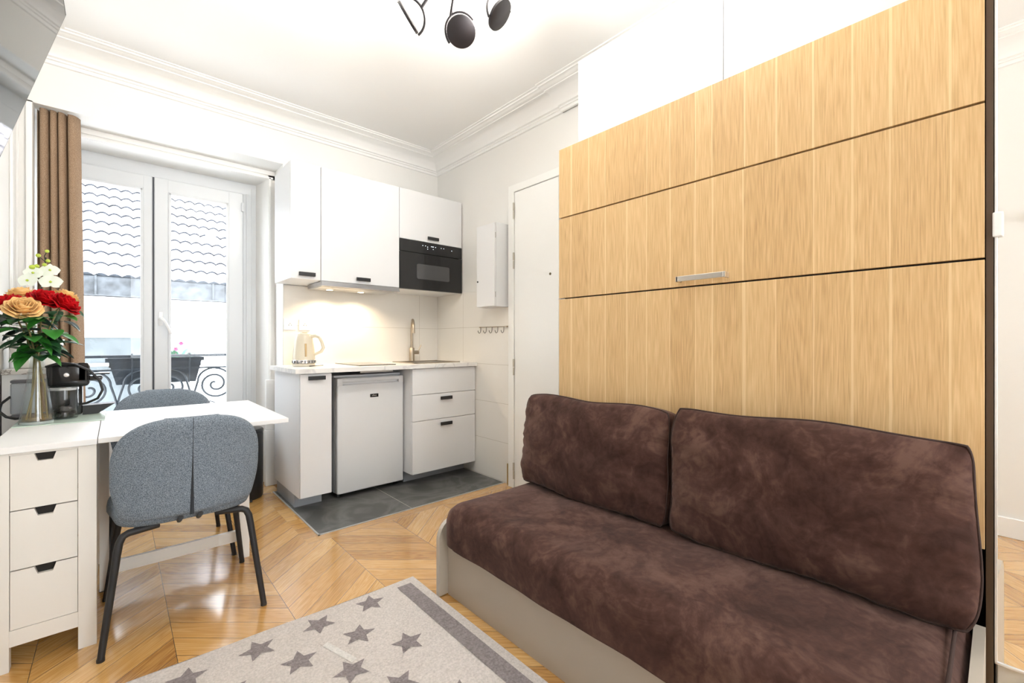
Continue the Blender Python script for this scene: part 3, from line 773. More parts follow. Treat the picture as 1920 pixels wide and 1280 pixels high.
# ------------------------------------------------------------------ wall bed, wardrobe
XP = 1.64
wb = thing('wall_bed', 'oak-fronted fold-down wall bed behind the brown sofa', 'wall bed', (1.9, .75, 0))
m = MB()
m.box(XP + .026, 2.175, 1.452, 1.474, 0, 2.04); m.build('side_panel', CAB, wb)
m = MB(); m.box(XP + .004, 2.175, .013, .026, 0, 2.04); m.build('side_panel', DARKW, wb)
m = MB(); m.box(XP + .03, 2.175, .027, 1.45, 2.02, 2.037); m.box(XP + .2, XP + .22, .027, 1.45, 0, 2.02); m.build('back_panel', VOID, wb)
m = MB(); m.box(XP + .02, XP + .03, .028, 1.45, .56, 2.03); m.build('frame', VOID, wb)
PAN = []
for z0, z1 in ((.562, 1.298), (1.304, 1.696), (1.702, 2.040)):
    m = MB(); m.box(XP, XP + .019, .028, 1.472, z0, z1, .001); PAN.append(m.build('front_panel', OAK, wb))
m = MB()
hy0, hy1, hz = .655, .842, 1.330
pts = [(XP, hy0, hz), (XP - .022, hy0 + .002, hz), (XP - .030, hy0 + .012, hz), (XP - .030, hy1 - .012, hz), (XP - .022, hy1 - .002, hz), (XP, hy1, hz)]
m.box(XP - .033, XP - .027, hy0 + .008, hy1 - .002, hz - .010, hz + .010, .001)
m.box(XP - .033, XP + .001, hy0, hy0 + .008, hz - .010, hz + .010, .001); m.box(XP - .033, XP + .001, hy1 - .008, hy1, hz - .010, hz + .010, .001)
m.build('handle', mat('satin_nickel', (.72, .68, .62), .3, metal=.9), PAN[1])
uc = thing('overhead_cabinet', 'white two-door cupboard above the oak wall bed', 'cabinet', (2.0, .74, 2.04))
m = MB(); m.box(1.811, 2.178, .028, 1.474, 2.045, 2.545); m.build('body', CAB, uc)
m = MB(); m.box(XP + .004, 2.178, .013, .026, 2.045, 2.545); m.build('side_panel', DARKW, uc)
for y0, y1 in ((.028, .7355), (.7385, 1.473)):
    m = MB(); m.box(1.79, 1.809, y0, y1, 2.045, 2.545, .001); m.build('door', CAB, uc)

wr = thing('wardrobe', 'wardrobe with a chrome-edged mirror on its cream door', 'wardrobe', (1.9, -.6, 0))
m = MB(); m.box(1.70, 2.178, -1.25, .010, 0, 2.45); m.build('body', CREAM, wr)
m = MB(); m.box(1.675, 1.698, -1.24, .008, .0, 2.44, .002); wd = m.build('door', CREAM, wr)
m = MB(); m.box(1.655, 1.673, -.64, -.042, .14, .25, .002); m.build('door_panel', CREAM, wd)
m = MB(); m.box(1.650, 1.674, -.75, .006, .285, 2.25); m.build('mirror', MIRROR, wd)
m = MB(); e = .006
for a in ((-.756, -.750, .279, 2.256), (.006, .0115, .279, 2.256)): m.box(1.646, 1.674, a[0], a[1], a[2], a[3], .001)
m.box(1.646, 1.674, -.756, .0115, .279, .285, .001); m.box(1.646, 1.674, -.756, .0115, 2.25, 2.256, .001)
m.build('mirror_frame', mat('satin_chrome', (.85, .85, .86), .35, metal=.6), wd)
m = MB(); m.box(1.636, 1.646, -.004, .0145, 1.352, 1.414, .003); m.build('clip', SOCK, wd)

def swing(o, piv, a):
    w_ = Vector((0, 0, 0)); p = o
    while p is not None: w_ += p.location; p = p.parent
    T = Matrix.Translation(Vector(piv) - w_)
    o.data.transform(T @ Matrix.Rotation(a, 4, 'Z') @ T.inverted())
    for c in o.children: swing(c, piv, a)
swing(wd, (1.65, .012, 0), R(-1.6))
rk = thing('coat_rack', 'white wooden coat rack on the wall seen in the mirror', 'coat rack', (-.38, -.3, 1.75))
m = MB(); m.box(XL, XL + .02, -.75, .02, 1.745, 1.775, .004); m.build('board', TRIM, rk)
for k in range(5):
    y = -.02 - k * .16
    m = MB(); m.tube([(XL + .02, y, 1.765), (XL + .07, y, 1.782)], [.009, .012], 10); m.build('peg', TRIM, rk, 50)

# ------------------------------------------------------------------ sofa
sf = thing('sofa', 'brown suede two-seat sofa on a taupe base in front of the wall bed', 'sofa', (1.35, .8, 0))
m = MB(); m.box(1.068, 1.086, .028, 1.60, .0, .235, .001); m.box(1.086, 1.625, 0.03, 1.59, .19, .215); m.build('base_board', TAUPE, sf)
def arm(y0, y1, x0=1.024, zt=.325):
    pts = [(x0, .004), (1.625, .004), (1.625, zt)]
    r = .085
    pts += [(x0 + r + r * math.cos(a), zt - r + r * math.sin(a)) for a in [PI / 2 + k * PI / 16 for k in range(9)]]
    m = MB(); m.prism(pts, 1, y0, y1)
    return m.build('arm_panel', [TAUPE2], sf)
arm(1.600, 1.622); arm(.026, .047, 1.066, .372)
# seat mattress
def seat_surface():
    x0, x1, y0, y1, z0, z1, r = 1.030, 1.615, .049, 1.604, .215, .408, .10
    b = bmesh.new(); bmesh.ops.create_cube(b, size=1)
    bmesh.ops.scale(b, vec=(x1 - x0, y1 - y0, z1 - z0), verts=b.verts)
    bmesh.ops.translate(b, vec=((x0 + x1) / 2, (y0 + y1) / 2, (z0 + z1) / 2), verts=b.verts)
    top = [e for e in b.edges if all(v.co.z > z1 - .01 for v in e.verts) or (abs(e.verts[0].co.x - x0) < .01 and abs(e.verts[1].co.x - x0) < .01 and abs(e.verts[0].co.z - e.verts[1].co.z) > .1)]
    bmesh.ops.bevel(b, geom=top, offset=.080, segments=8, affect='EDGES', profile=.5)
    bmesh.ops.bevel(b, geom=[e for e in b.edges if all(v.co.z < z0 + .005 for v in e.verts)], offset=.02, segments=3, affect='EDGES')
    bmesh.ops.subdivide_edges(b, edges=[e for e in b.edges if e.calc_length() > .2], cuts=24, use_grid_fill=True)
    for v in b.verts:
        t = (v.co.x - x0) / (x1 - x0)
        if v.co.z > .38: v.co.z += .006 * math.sin(v.co.y * 9 + v.co.x * 7) * .6 + .004 * math.sin(v.co.y * 23)
        if v.co.x < x0 + .04: v.co.x += .003 * math.sin(v.co.y * 11) + .0015 * math.sin(v.co.y * 29 + v.co.z * 30)
    return b
m = MB(); m._merge(seat_surface()); seat = m.build('seat_cushion', SUEDE, sf, 50)
m = MB(); m.tube([(1.60, .075, .402), (1.40, .073, .401), (1.16, .072, .396), (1.09, .071, .378), (1.045, .070, .335)], .004, 6); m.build('piping', SUEDE2, seat, 60)

def cushion(name, y0, y1, xb, zb, H, T, lean, seed, label):
    """pillow standing on the seat; local frame: a = width (Y), b = height, n = towards the room (-X)"""
    rnd = random.Random(seed)
    W = y1 - y0; cy = (y0 + y1) / 2
    ph = [rnd.uniform(0, 6.28) for _ in range(12)]
    lean = R(lean)
    upv = Vector((math.sin(lean), 0, math.cos(lean))); nv = Vector((-math.cos(lean), 0, math.sin(lean)))
    org = Vector((xb, cy, zb))
    def outline(a, b):       # a,b in -1..1 -> rounded rectangle
        rc = .15
        x, y = a * W / 2, b * H / 2
        hx, hy = W / 2 - .06, H / 2 - .06
        # squash corners
        f = 1 - .045 * (abs(a) ** 6) * (abs(b) ** 6)
        return x * f - .006 * math.sin(b * 3 + ph[0]) * abs(a) ** 3, y * f + .006 * math.sin(a * 5 + ph[1]) * abs(b) ** 3
    def th(a, b):
        e = max(0, (1 - abs(a) ** 3.2)) ** .5 * max(0, (1 - abs(b) ** 3.2)) ** .5
        return e
    NU, NV = 56, 36
    def mk(side):
        def fn(i, j):
            a, b = i * 2 - 1, j * 2 - 1
            a2 = math.sin(a * PI / 2) * .35 + a * .65; b2 = math.sin(b * PI / 2) * .35 + b * .65
            x, y = outline(a2, b2)
            t = .028 + (T / 2 - .028) * th(a2, b2)
            ea = abs(a2) ** 6; eb = abs(b2) ** 6
            wr = .0045 * math.sin(b2 * 26 + ph[2] + 2 * math.sin(b2 * 5)) * ea * (1 if abs(a2) < .995 else 0) + .004 * math.sin(a2 * 38 + ph[3] + 3 * math.sin(a2 * 4)) * eb
            wr += .004 * math.sin(a2 * 6 + b2 * 4 + ph[4]) + .003 * math.sin(a2 * 3 - b2 * 9 + ph[5])
            n = side * (t) + (wr if side > 0 else 0)
            p = org + upv * (y + H / 2) + nv * n + Vector((0, 1, 0)) * x
            return tuple(p)
        return fn
    b = bmesh.new()
    grids = []
    for side in (1, -1):
        fn = mk(side)
        grids.append([[b.verts.new(fn(i / NU, j / NV)) for i in range(NU + 1)] for j in range(NV + 1)])
    for g, s in zip(grids, (1, -1)):
        for j in range(NV):
            for i in range(NU):
                f = [g[j][i], g[j][i + 1], g[j + 1][i + 1], g[j + 1][i]]
                b.faces.new(f if s > 0 else f[::-1])
    bd = [(0, i) for i in range(NU)] + [(j, NU) for j in range(NV)] + [(NV, i) for i in range(NU, 0, -1)] + [(j, 0) for j in range(NV, 0, -1)]
    for k in range(len(bd)):
        (j, i), (j2, i2) = bd[k], bd[(k + 1) % len(bd)]
        b.faces.new([grids[0][j][i], grids[1][j][i], grids[1][j2][i2], grids[0][j2][i2]])
    bmesh.ops.recalc_face_normals(b, faces=b.faces)
    ring = [Vector(grids[0][j][i].co) for j, i in bd]
    m = MB(); m._merge(b)
    t = thing('back_cushion', label, 'cushion', (xb, cy, zb), 'brown back cushions on the sofa')
    c = m.build('cushion_body', SUEDE, t, 70)
    m = MB(); m.tube([tuple(p + nv * .001) for p in ring] + [tuple(ring[0] + nv * .001)], .0032, 6, caps=False); m.build('piping', SUEDE2, c, 70)
    return t
cushion('back_cushion', .815, 1.575, 1.502, .408, .425, .185, 8, 5, 'smaller brown suede back cushion, at the kitchen end of the sofa')
cushion('back_cushion', .036, .80, 1.498, .408, .442, .175, 8, 9, 'wider brown suede back cushion, at the mirror end of the sofa')

# ------------------------------------------------------------------ rug
rg = MB()
cor = [(1.018, 1.808), (1.018, .45), (-.30, .45), (-.30, 1.872)]
zt = .010
n = 24
def rp(a, b):
    x = cor[3][0] * (1 - a) + cor[0][0] * a; y0 = cor[3][1] * (1 - a) + cor[0][1] * a
    wv = .004 * math.sin(a * 14) * (1 if b > .99 else 0)
    return (x, .45 + (y0 - .45) * b + wv, zt + .0006 * math.sin(a * 40) * math.cos(b * 33))
rg.mi = 0; rg.sheet(rp, 40, 40)
rg.faces([(cor[3][0], cor[3][1], 0), (cor[0][0], cor[0][1], 0), (cor[0][0], cor[0][1], zt), (cor[3][0], cor[3][1], zt)], [[0, 1, 2, 3]])
rg.faces([(cor[1][0], cor[1][1], 0), (cor[0][0], cor[0][1], 0), (cor[0][0], cor[0][1], zt), (cor[1][0], cor[1][1], zt)], [[3, 2, 1, 0]])
rg.mi = 1
for k in range(8):
    y = 1.742 - .158 * k
    for j in range(6):
        x = .782 - .205 * j - (.115 if k % 2 else 0)
        if x < -.25: continue
        a0 = random.uniform(0, 1.2)
        vs = [(x, y, zt + .0016)]
        for q in range(10):
            r = .060 if q % 2 == 0 else .028
            vs.append((x + r * math.cos(a0 + q * PI / 5), y + r * math.sin(a0 + q * PI / 5), zt + .0014))
        rg.faces(vs, [[0, 1 + q, 1 + (q + 1) % 10] for q in range(10)])
rg.faces([(.918, .45, zt + .0016), (.982, .45, zt + .0016), (.982, 1.768, zt + .0016), (.918, 1.772, zt + .0016)], [[0, 1, 2, 3]])
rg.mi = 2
rg.faces([(.545, 1.610, zt + .0018), (.566, 1.618, zt + .0018), (.612, 1.468, zt + .0018), (.590, 1.462, zt + .0018)], [[3, 2, 1, 0]])  # streak of light painted on the pile as a pale strip
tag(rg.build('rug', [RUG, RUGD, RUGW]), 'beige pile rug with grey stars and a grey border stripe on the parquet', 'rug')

# ------------------------------------------------------------------ gateleg table with drawers
tb = thing('gateleg_table', 'white gateleg table with three drawers and one raised leaf', 'table', (.0, 2.6, 0))
m = MB(); m.box(-.315, -.0485, 2.178, 3.0, .720, .741, .0015); m.build('centre_top', NORDTOP, tb)
m = MB(); m.box(-.0465, .588, 2.178, 3.0, .722, .741, .0015); m.build('leaf', NORDTOP, tb)
for x0, x1 in ((-.31, -.26), (-.098, -.05)):
    for y0, y1 in ((2.185, 2.225), (2.955, 2.995)):
        m = MB(); m.box(x0, x1, y0, y1, 0, .719, .001); m.build('leg', NORD, tb)
m = MB(); m.box(-.26, -.098, 2.188, 2.21, .080, .133); m.box(-.26, -.098, 2.97, 2.992, .080, .133); m.box(-.26, -.098, 2.188, 2.21, .712, .719)
m.box(-.068, -.056, 2.225, 2.955, .10, .719); m.box(-.304, -.292, 2.225, 2.955, .10, .719); m.box(-.29, -.07, 2.215, 2.97, .10, .115); m.build('frame', NORD, tb)
for z0, z1 in ((.1345, .327), (.331, .525), (.529, .711)):
    zc = z1; xc = -.178
    m = MB()
    m.prism([(-.2585, z0), (-.0995, z0), (-.0995, z1), (xc + .026, z1), (xc + .018, z1 - .026), (xc - .018, z1 - .026), (xc - .026, z1), (-.2585, z1)], 1, 2.190, 2.206)
    m.box(-.25, -.108, 2.206, 2.55, z0 + .01, z1 - .04)
    d = m.build('drawer', NORD, tb)
    m = MB(); m.box(xc - .027, xc + .027, 2.207, 2.211, z1 - .03, z1 + .002); m.build('grip_hole', VOID, d)
gt = MB()
gt.box(.462, .506, 2.553, 2.583, 0, .720, .001); gl = gt.build('gate_leg', NORD, tb)
m = MB(); m.box(-.05, .462, 2.558, 2.578, .090, .143, .001); m.build('gate_rail', NORD, tb)
m = MB(); m.box(-.05, .462, 2.558, 2.578, .66, .718, .001); m.build('gate_rail', NORD, tb)
m = MB(); m.box(-.05, -.02, 2.553, 2.583, .03, .718, .001); m.build('gate_post', NORD, tb)
m = MB(); m.box(-.0484, -.0466, 2.20, 2.98, .7205, .7395); m.build('seam', VOID, tb)

# ------------------------------------------------------------------ chairs
def padded(m, halfw, z0, z1, surf, thick, nu=30, nv=30):
    """upholstered panel; surf(x,z)->y of mid surface; rounded rim"""
    b = bmesh.new(); G = []
    for side in (1, -1):
        g = []
        for j in range(nv + 1):
            v = .5 - .5 * math.cos(PI * j / nv); z = z0 + (z1 - z0) * v; w = halfw(v); row = []
            for i in range(nu + 1):
                u = math.sin(PI * (i / nu - .5)); x = w * u
                rim = max(0.0, 1 - abs(u) ** 8) ** .5 * max(0.0, 1 - abs(2 * v - 1) ** 14) ** .5
                row.append(b.verts.new((x, surf(x, z) + side * thick / 2 * (.02 + .98 * rim), z)))
            g.append(row)
        G.append(g)
    for g, s in zip(G, (1, -1)):
        for j in range(nv):
            for i in range(nu):
                f = [g[j][i], g[j][i + 1], g[j + 1][i + 1], g[j + 1][i]]
                b.faces.new(f if s < 0 else f[::-1])
    bdd = [(0, i) for i in range(nu)] + [(j, nu) for j in range(nv)] + [(nv, i) for i in range(nu, 0, -1)] + [(j, 0) for j in range(nv, 0, -1)]
    for k in range(len(bdd)):
        (j, i), (j2, i2) = bdd[k], bdd[(k + 1) % len(bdd)]
        b.faces.new([G[0][j][i], G[1][j][i], G[1][j2][i2], G[0][j2][i2]])
    bmesh.ops.recalc_face_normals(b, faces=b.faces)
    m._merge(b)
def make_chair():
    # local frame: chair faces +Y, origin on the floor at its centre
    t = thing('dining_chair', '', 'chair', (0, 0, 0), 'blue-grey upholstered chairs at the table')
    def hw(v):
        w = .226
        if v < .42: w = .196 + .030 * math.sin(PI / 2 * v / .42)
        if v < .07: w *= (1 - (1 - v / .07) ** 2.5 * .12)
        if v > .46: w *= max(.0, 1 - ((v - .46) / .54) ** 2.9) ** (1 / 2.9)
        return max(w, .08)
    def sf_(x, z): return -.262 - .05 * ((z - .46) / .36) + 1.35 * x * x * (1.0 - .2 * (z - .46) / .36) - 0.02
    m = MB(); padded(m, hw, .455, .820, sf_, .046)
    bk = m.build('backrest', CHAIRF, t, 75)
    # pleat down the back
    m = MB(); zz = [.458 + (.818 - .458) * k / 14 for k in range(15)]
    vs = []; fs = []
    for k, z in enumerate(zz):
        f = max(0.0, 1 - (z - .458) / .235); w = .0008 + .006 * f
        y = sf_(0, z) - .0236
        vs += [(-w, y + .0005, z), (w, y + .0005, z), (0, y - .0016, z)]
        if k: a = (k - 1) * 3; fs += [[a, a + 2, a + 5, a + 3], [a + 2, a + 1, a + 4, a + 5]]
    m.faces(vs, fs); m.build('pleat', mat('dark_pleat', (.03, .035, .042), .9), bk)
    # seat pad
    m = MB()
    b = bmesh.new(); rings = []
    for (s, z) in ((.90, .412), (.97, .418), (1.0, .434), (1.0, .456), (.965, .470), (.85, .474), (.5, .478), (.02, .479)):
        ring = []
        for k in range(48):
            a = 2 * PI * k / 48; c_, s_ = math.cos(a), math.sin(a)
            ex = .55
            x = .240 * s * math.copysign(abs(c_) ** ex, c_); y = .015 + .235 * s * math.copysign(abs(s_) ** ex, s_)
            ring.append(b.verts.new((x * (1 - .06 * (1 if y < 0 else 0)), y, z)))
        rings.append(ring)
    for i in range(len(rings) - 1):
        for k in range(48): b.faces.new([rings[i][k], rings[i][(k + 1) % 48], rings[i + 1][(k + 1) % 48], rings[i + 1][k]])
    b.faces.new(rings[0][::-1]); b.faces.new(rings[-1])
    m._merge(b); m.build('seat', CHAIRF, t, 60)
    for sx in (-1, 1):
        for (yt, yf) in ((-.19, -.240), (.17, .228)):
            pts = [(sx * .09, yt * .9, .404), (sx * .150, yt, .404), (sx * .176, yt, .401), (sx * .192, yt, .392), (sx * .201, yt + (yf - yt) * .1, .372), (sx * .206, yt + (yf - yt) * .18, .34), (sx * .247, yf, .008)]
            m = MB(); m.tube(pts, [.0125] * 6 + [.0105], 12); lg = m.build('leg', BLKP, t, 60)
            m = MB(); m.lathe((sx * .247, yf, 0), [(.0115, 0), (.0115, .010)], 12); m.build('foot_cap', BLK, lg)
    m = MB(); m.tube([(-.15, -.18, .408), (-.15, .16, .408)], .010, 8); m.tube([(.15, -.18, .408), (.15, .16, .408)], .010, 8); m.box(-.03, .03, -.02, .02, .395, .42)
    m.tube([(-.03, -.20, .412), (-.03, -.262, .440)], .009, 8); m.tube([(.03, -.20, .412), (.03, -.262, .440)], .009, 8)
    m.build('under_frame', BLKP, t, 60)
    return t
ch = make_chair()
ch2 = copy_tree(ch)
ch.location = (.214, 2.288, 0); ch.rotation_euler = (0, 0, R(-1))
ch['label'] = 'blue-grey upholstered chair with black legs, its pleated back towards the room'
ch2.location = (.205, 2.855, 0); ch2.rotation_euler = (0, 0, PI)
ch2['label'] = 'blue-grey upholstered chair across the table, its back to the window'

# ------------------------------------------------------------------ things on the table
m = MB(); m.box(-.313, -.035, 2.66, 2.99, .7415, .7445, .001)
tag(m.build('glass_mat', MATG, loc=(-.17, 2.82, .7415)), 'thin pale green mat under the vase on the white table', 'mat')
ZT = .745
vx, vy = -.245, 2.715
vprof = [(.050, 0), (.053, .004), (.053, .014), (.047, .05), (.038, .12), (.029, .19), (.0235, .245), (.023, .275), (.027, .305)]
vs_ = thing('glass_vase', 'clear flared glass vase holding the red and peach roses', 'vase', (vx, vy, ZT))
m = MB(); m.lathe((vx, vy, ZT), vprof, 36, cap=False); m.build('outer_wall', VASEG, vs_, 40)
m = MB(); m.lathe((vx, vy, ZT), [(.0, .016), (.047, .016), (.044, .05), (.035, .12), (.026, .19), (.0205, .245), (.020, .275), (.0245, .304)], 36, cap=False); m.build('inner_wall', VASEG, vs_, 40)
m = MB(); m.lathe((vx, vy, ZT), [(.051, .0005), (.052, .008), (.049, .012), (.0, .012)], 36); m.build('base', mat('thick_glass_base', (.45, .5, .5), .08, metal=.5), vs_, 40)
m = MB(); m.lathe((vx, vy, ZT), [(.0, .017), (.0455, .017), (.0445, .036), (.0, .036)], 32, cap=False); m.build('water', WATER, vs_, 40)

def petal(m, c, ax, rot, r0, r1, h, half, curl, seed):
    ax = Vector(ax).normalized(); e1 = ax.cross(Vector((.3, .9, .1))).normalized(); e2 = ax.cross(e1)
    rnd = random.Random(seed); p1 = rnd.uniform(0, 6)
    def fn(i, j):
        s = (i - .5) * 2; t = j
        a = rot + s * half * (1 - .25 * t * t) * (.35 + .65 * min(1, t * 2.2))
        edge = (1 - .22 * abs(s) ** 2.5 * t)
        r = r0 + (r1 - r0) * (math.sin(t * PI / 2) ** .8) + curl * max(0, t - .6) ** 1.3 * 2.2
        z = h * t * edge - curl * .9 * max(0, t - .72) * 2
        w = .0018 * math.sin(s * 5 + p1) * t
        return tuple(Vector(c) + (e1 * math.cos(a) + e2 * math.sin(a)) * (r + w) + ax * (z + w * 1.5))
    m.sheet(fn, 8, 7)
def rose(c, ax, Rr, material, label, seed, stem_to, cnt):
    rnd = random.Random(seed); c = Vector(c); axv = Vector(ax).normalized()
    t = thing('rose', label, 'rose', tuple(c - axv * Rr * .6))
    m = MB(); lay = [(3, .10, .24, .95, 1.3, 0), (4, .20, .42, 1.0, 1.1, .02), (5, .28, .62, .98, .95, .08), (5, .34, .82, .88, .85, .22), (6, .36, 1.0, .70, .75, .40), (6, .36, 1.10, .48, .70, .55)]
    base = c - axv * Rr * .55
    for li, (n_, r0, r1, h, half, curl) in enumerate(lay):
        off = rnd.uniform(0, 6)
        for k in range(n_):
            petal(m, base, axv, off + 2 * PI * k / n_ + rnd.uniform(-.12, .12), r0 * Rr * .6, r1 * Rr, h * Rr * 1.15, half, curl * Rr * .55, seed * 31 + li * 7 + k)
    m.lathe(tuple(base), [(0, 0), (.2 * Rr, .02 * Rr), (.36 * Rr, .15 * Rr), (.2 * Rr, .6 * Rr), (0, .75 * Rr)], 12, M=axv.to_track_quat('Z', 'Y').to_matrix().to_4x4())
    o = m.build('bloom', material, t, 70)
    md = o.modifiers.new('s', 'SOLIDIFY'); md.thickness = .0009
    n_ = Vector((vx + rnd.uniform(-.008, .008), vy + rnd.uniform(-.008, .008), ZT + .285)); f_ = Vector((stem_to[0], stem_to[1], ZT + .02))
    md_ = (base + n_) / 2 + Vector((0, 0, .01))
    m = MB(); m.tube([tuple(base), tuple(base - axv * .02), tuple(md_), tuple(n_), tuple((n_ + f_) / 2 + Vector((rnd.uniform(-.006, .006), rnd.uniform(-.006, .006), 0))), tuple(f_)], .0030, 7); m.build('stem', STEM, t, 60)
    for k in range(cnt):
        f = rnd.uniform(-.02, .85) ** 1.0; p = n_ * (1 - f) + base * f
        a = rnd.uniform(0, 2 * PI); out = Vector((math.cos(a), math.sin(a), rnd.uniform(-.55, .55)))
        rad = rnd.uniform(.015, .05) * (1 - abs(f - .45))
        q = p + Vector((math.cos(a), math.sin(a), 0)) * rad
        m = MB(); m.tube([tuple(p), tuple(q)], .0012, 5)
        leaf_sheet(m, q, out, (0, 0, 1), rnd.uniform(.062, .095), rnd.uniform(.048, .068), rnd.uniform(.1, .6))
        m.build('leaf', [rnd.choice([LEAFA, LEAFA, LEAFB, LEAFB, LEAFC])], t, 70)
rose((-.322, 2.66, 1.245), (-.45, -.25, 1), .048, RED, 'red rose at the wall side of the bouquet, farthest from the curtain', 1, (vx - .02, vy + .0), 18)
rose((-.272, 2.60, 1.228), (.10, -.85, .9), .046, PEACH, 'peach rose in full bloom at the front of the bouquet', 2, (vx + .01, vy - .01), 14)
rose((-.292, 2.745, 1.292), (-.1, -.2, 1), .040, PEACH, 'peach rose at the back of the bouquet, below the orchid', 3, (vx + .015, vy + .01), 12)
rose((-.212, 2.665, 1.270), (.35, -.5, 1), .047, RED, 'upper red rose in the middle of the bouquet', 4, (vx - .005, vy + .015), 13)
rose((-.155, 2.655, 1.253), (.75, -.35, .8), .046, RED, 'lower red rose on the curtain side of the bouquet', 5, (vx - .03, vy - .01), 13)
rose((-.160, 2.775, 1.292), (.5, .1, 1), .038, PEACH, 'peach rose behind the two red ones near the curtain', 6, (vx + .03, vy + .005), 12)

# marble shelf, orchid
ms = thing('marble_shelf', 'white ledge with a speckled marble top under the orchid pot', 'shelf', (-.30, 3.28, 0))
m = MB(); m.box(XL + .013, -.19, 3.04, 3.34, .936, .960, .004); m.build('marble_top', MARB, ms)
m = MB(); m.box(XL + .013, -.30, 3.06, 3.34, 0, .936, .002); m.build('cabinet_body', TRIM, ms)
po = thing('orchid_pot', 'white flared pot holding the orchid on the marble ledge', 'pot', (-.285, 3.19, .961))
m = MB()
def rrect(hx, hy, r, n=6):
    pts = []
    for cx, cy, a0 in ((hx - r, hy - r, 0), (-hx + r, hy - r, PI / 2), (-hx + r, -hy + r, PI), (hx - r, -hy + r, 3 * PI / 2)):
        for k in range(n + 1): a = a0 + k * PI / 2 / n; pts.append((cx + r * math.cos(a), cy + r * math.sin(a)))
    return pts
b = bmesh.new(); rings = []
for (hx, hy, z) in ((.062, .055, .961), (.070, .062, .966), (.076, .066, 1.0), (.094, .078, 1.10), (.089, .073, 1.10), (.080, .066, 1.06)):
    rings.append([b.verts.new((-.288 + p[0], 3.19 + p[1], z)) for p in rrect(hx, hy, .03)])
nn = len(rings[0])
for i in range(len(rings) - 1):
    for k in range(nn): b.faces.new([rings[i][k], rings[i][(k + 1) % nn], rings[i + 1][(k + 1) % nn], rings[i + 1][k]])
b.faces.new(rings[0][::-1]); m._merge(b); m.build('pot_body', POTW, po, 50)
oc = thing('orchid', 'white orchid with yellow-green buds rising behind the roses', 'orchid', (-.28, 3.2, 1.05))
m = MB(); m.lathe((-.285, 3.19, 1.045), [(.0, 0), (.055, 0), (.055, .02), (0, .025)], 16); m.build('bark', STEM, oc)
m = MB(); m.tube([(-.275, 3.2, 1.06), (-.277, 3.2, 1.25), (-.272, 3.2, 1.38), (-.262, 3.2, 1.47), (-.258, 3.2, 1.51)], .0032, 7)
m.tube([(-.26, 3.2, 1.49), (-.263, 3.19, 1.515), (-.255, 3.19, 1.535)], .0018, 6); m.tube([(-.262, 3.2, 1.49), (-.28, 3.19, 1.51)], .0016, 6)
m.tube([(-.272, 3.2, 1.39), (-.285, 3.19, 1.41), (-.283, 3.19, 1.44), (-.30, 3.19, 1.455)], .0018, 6); m.build('stem', GSTEM, oc, 60)
for (x, z, r) in ((-.253, 1.54, .009), (-.283, 1.515, .010), (-.250, 1.492, .0095), (-.262, 1.472, .009), (-.302, 1.455, .013), (-.288, 1.462, .010)):
    m = MB(); m.lathe((x, 3.185, z - r), [(0, 0), (r * .8, r * .4), (r, r), (r * .8, r * 1.6), (0, r * 2)], 10); m.build('bud', ORCHY, oc, 70)
def orchid_flower(x, y, z, s, yaw):
    m = MB(); f = Vector((math.sin(yaw), -math.cos(yaw), .1)).normalized(); sd = Vector((0, 0, 1)).cross(f).normalized(); up = f.cross(sd)
    for a, L, W in ((PI / 2, .042, .034), (PI / 2 + 2.2, .04, .03), (PI / 2 - 2.2, .04, .03), (.15, .046, .056), (PI - .15, .046, .056)):
        leaf_sheet(m, (x, y, z), sd * math.cos(a) + up * math.sin(a) + f * .12, tuple(f), L * s, W * s, .05, .05)
    o = m.build('flower', ORCH, oc, 70)
    m = MB(); m.lathe((x + f.x * .006, y + f.y * .006, z - .004), [(0, 0), (.005, .003), (.005, .008), (0, .012)], 8); m.build('lip', ORCHY, o, 60)
orchid_flower(-.238, 3.17, 1.385, 1.05, -.3); orchid_flower(-.243, 3.19, 1.445, .85, -.1); orchid_flower(-.315, 3.17, 1.385, 1.0, -.6)
orchid_flower(-.298, 3.18, 1.425, .9, -.4); orchid_flower(-.268, 3.19, 1.43, .75, -.3)
for k, (a, L) in enumerate(((.3, .12), (2.6, .10), (4.0, .10))):
    m = MB(); leaf_sheet(m, (-.28, 3.19, 1.06), (math.cos(a), math.sin(a), .7), (0, 0, 1), L, .045, .5); m.build('leaf', LEAFB, oc, 70)

# coffee machine
cm = thing('coffee_machine', 'black pod coffee machine at the window end of the table', 'coffee machine', (-.17, 2.92, ZT))
m = MB(); m.box(-.235, -.115, 2.895, 2.985, ZT + .001, .985, .012, 3); m.build('body', BLKG, cm, 40)
m = MB(); m.box(-.228, -.09, 2.885, 2.982, .88, .988, .016, 4); m.box(-.10, -.045, 2.90, 2.965, .905, .925, .006); m.build('head', BLKG, cm, 40)
m = MB(); m.prism([(-.115, ZT), (-.06, ZT + .002), (.0, ZT + .045), (-.115, ZT + .042)], 1, 2.90, 2.975); m.build('drip_tray', BLK, cm)
m = MB(); m.box(-.13, -.095, 2.885, 2.90, .905, .99, .004); m.box(-.09, -.02, 2.90, 2.96, .932, .939, .002); m.build('spout_plate', BLKG, cm)
m = MB(); m.lathe((-.168, 2.8845, .935), [(.010, 0), (.008, .002), (0, .0025)], 12, M=Matrix.Rotation(PI / 2, 4, 'X')); m.build('badge', CHROME, cm)
m = MB(); m.box(-.345, -.262, 2.92, 2.985, ZT + .02, .905, .008, 3); m.build('water_tank', TANKG, cm, 40)
m = MB(); m.box(-.345, -.235, 2.92, 2.985, .905, .918, .004); m.box(-.345, -.235, 2.92, 2.985, ZT + .001, ZT + .018, .004); m.build('tank_mount', mat('tank_grey', (.1, .1, .11), .4), cm)
m = MB()
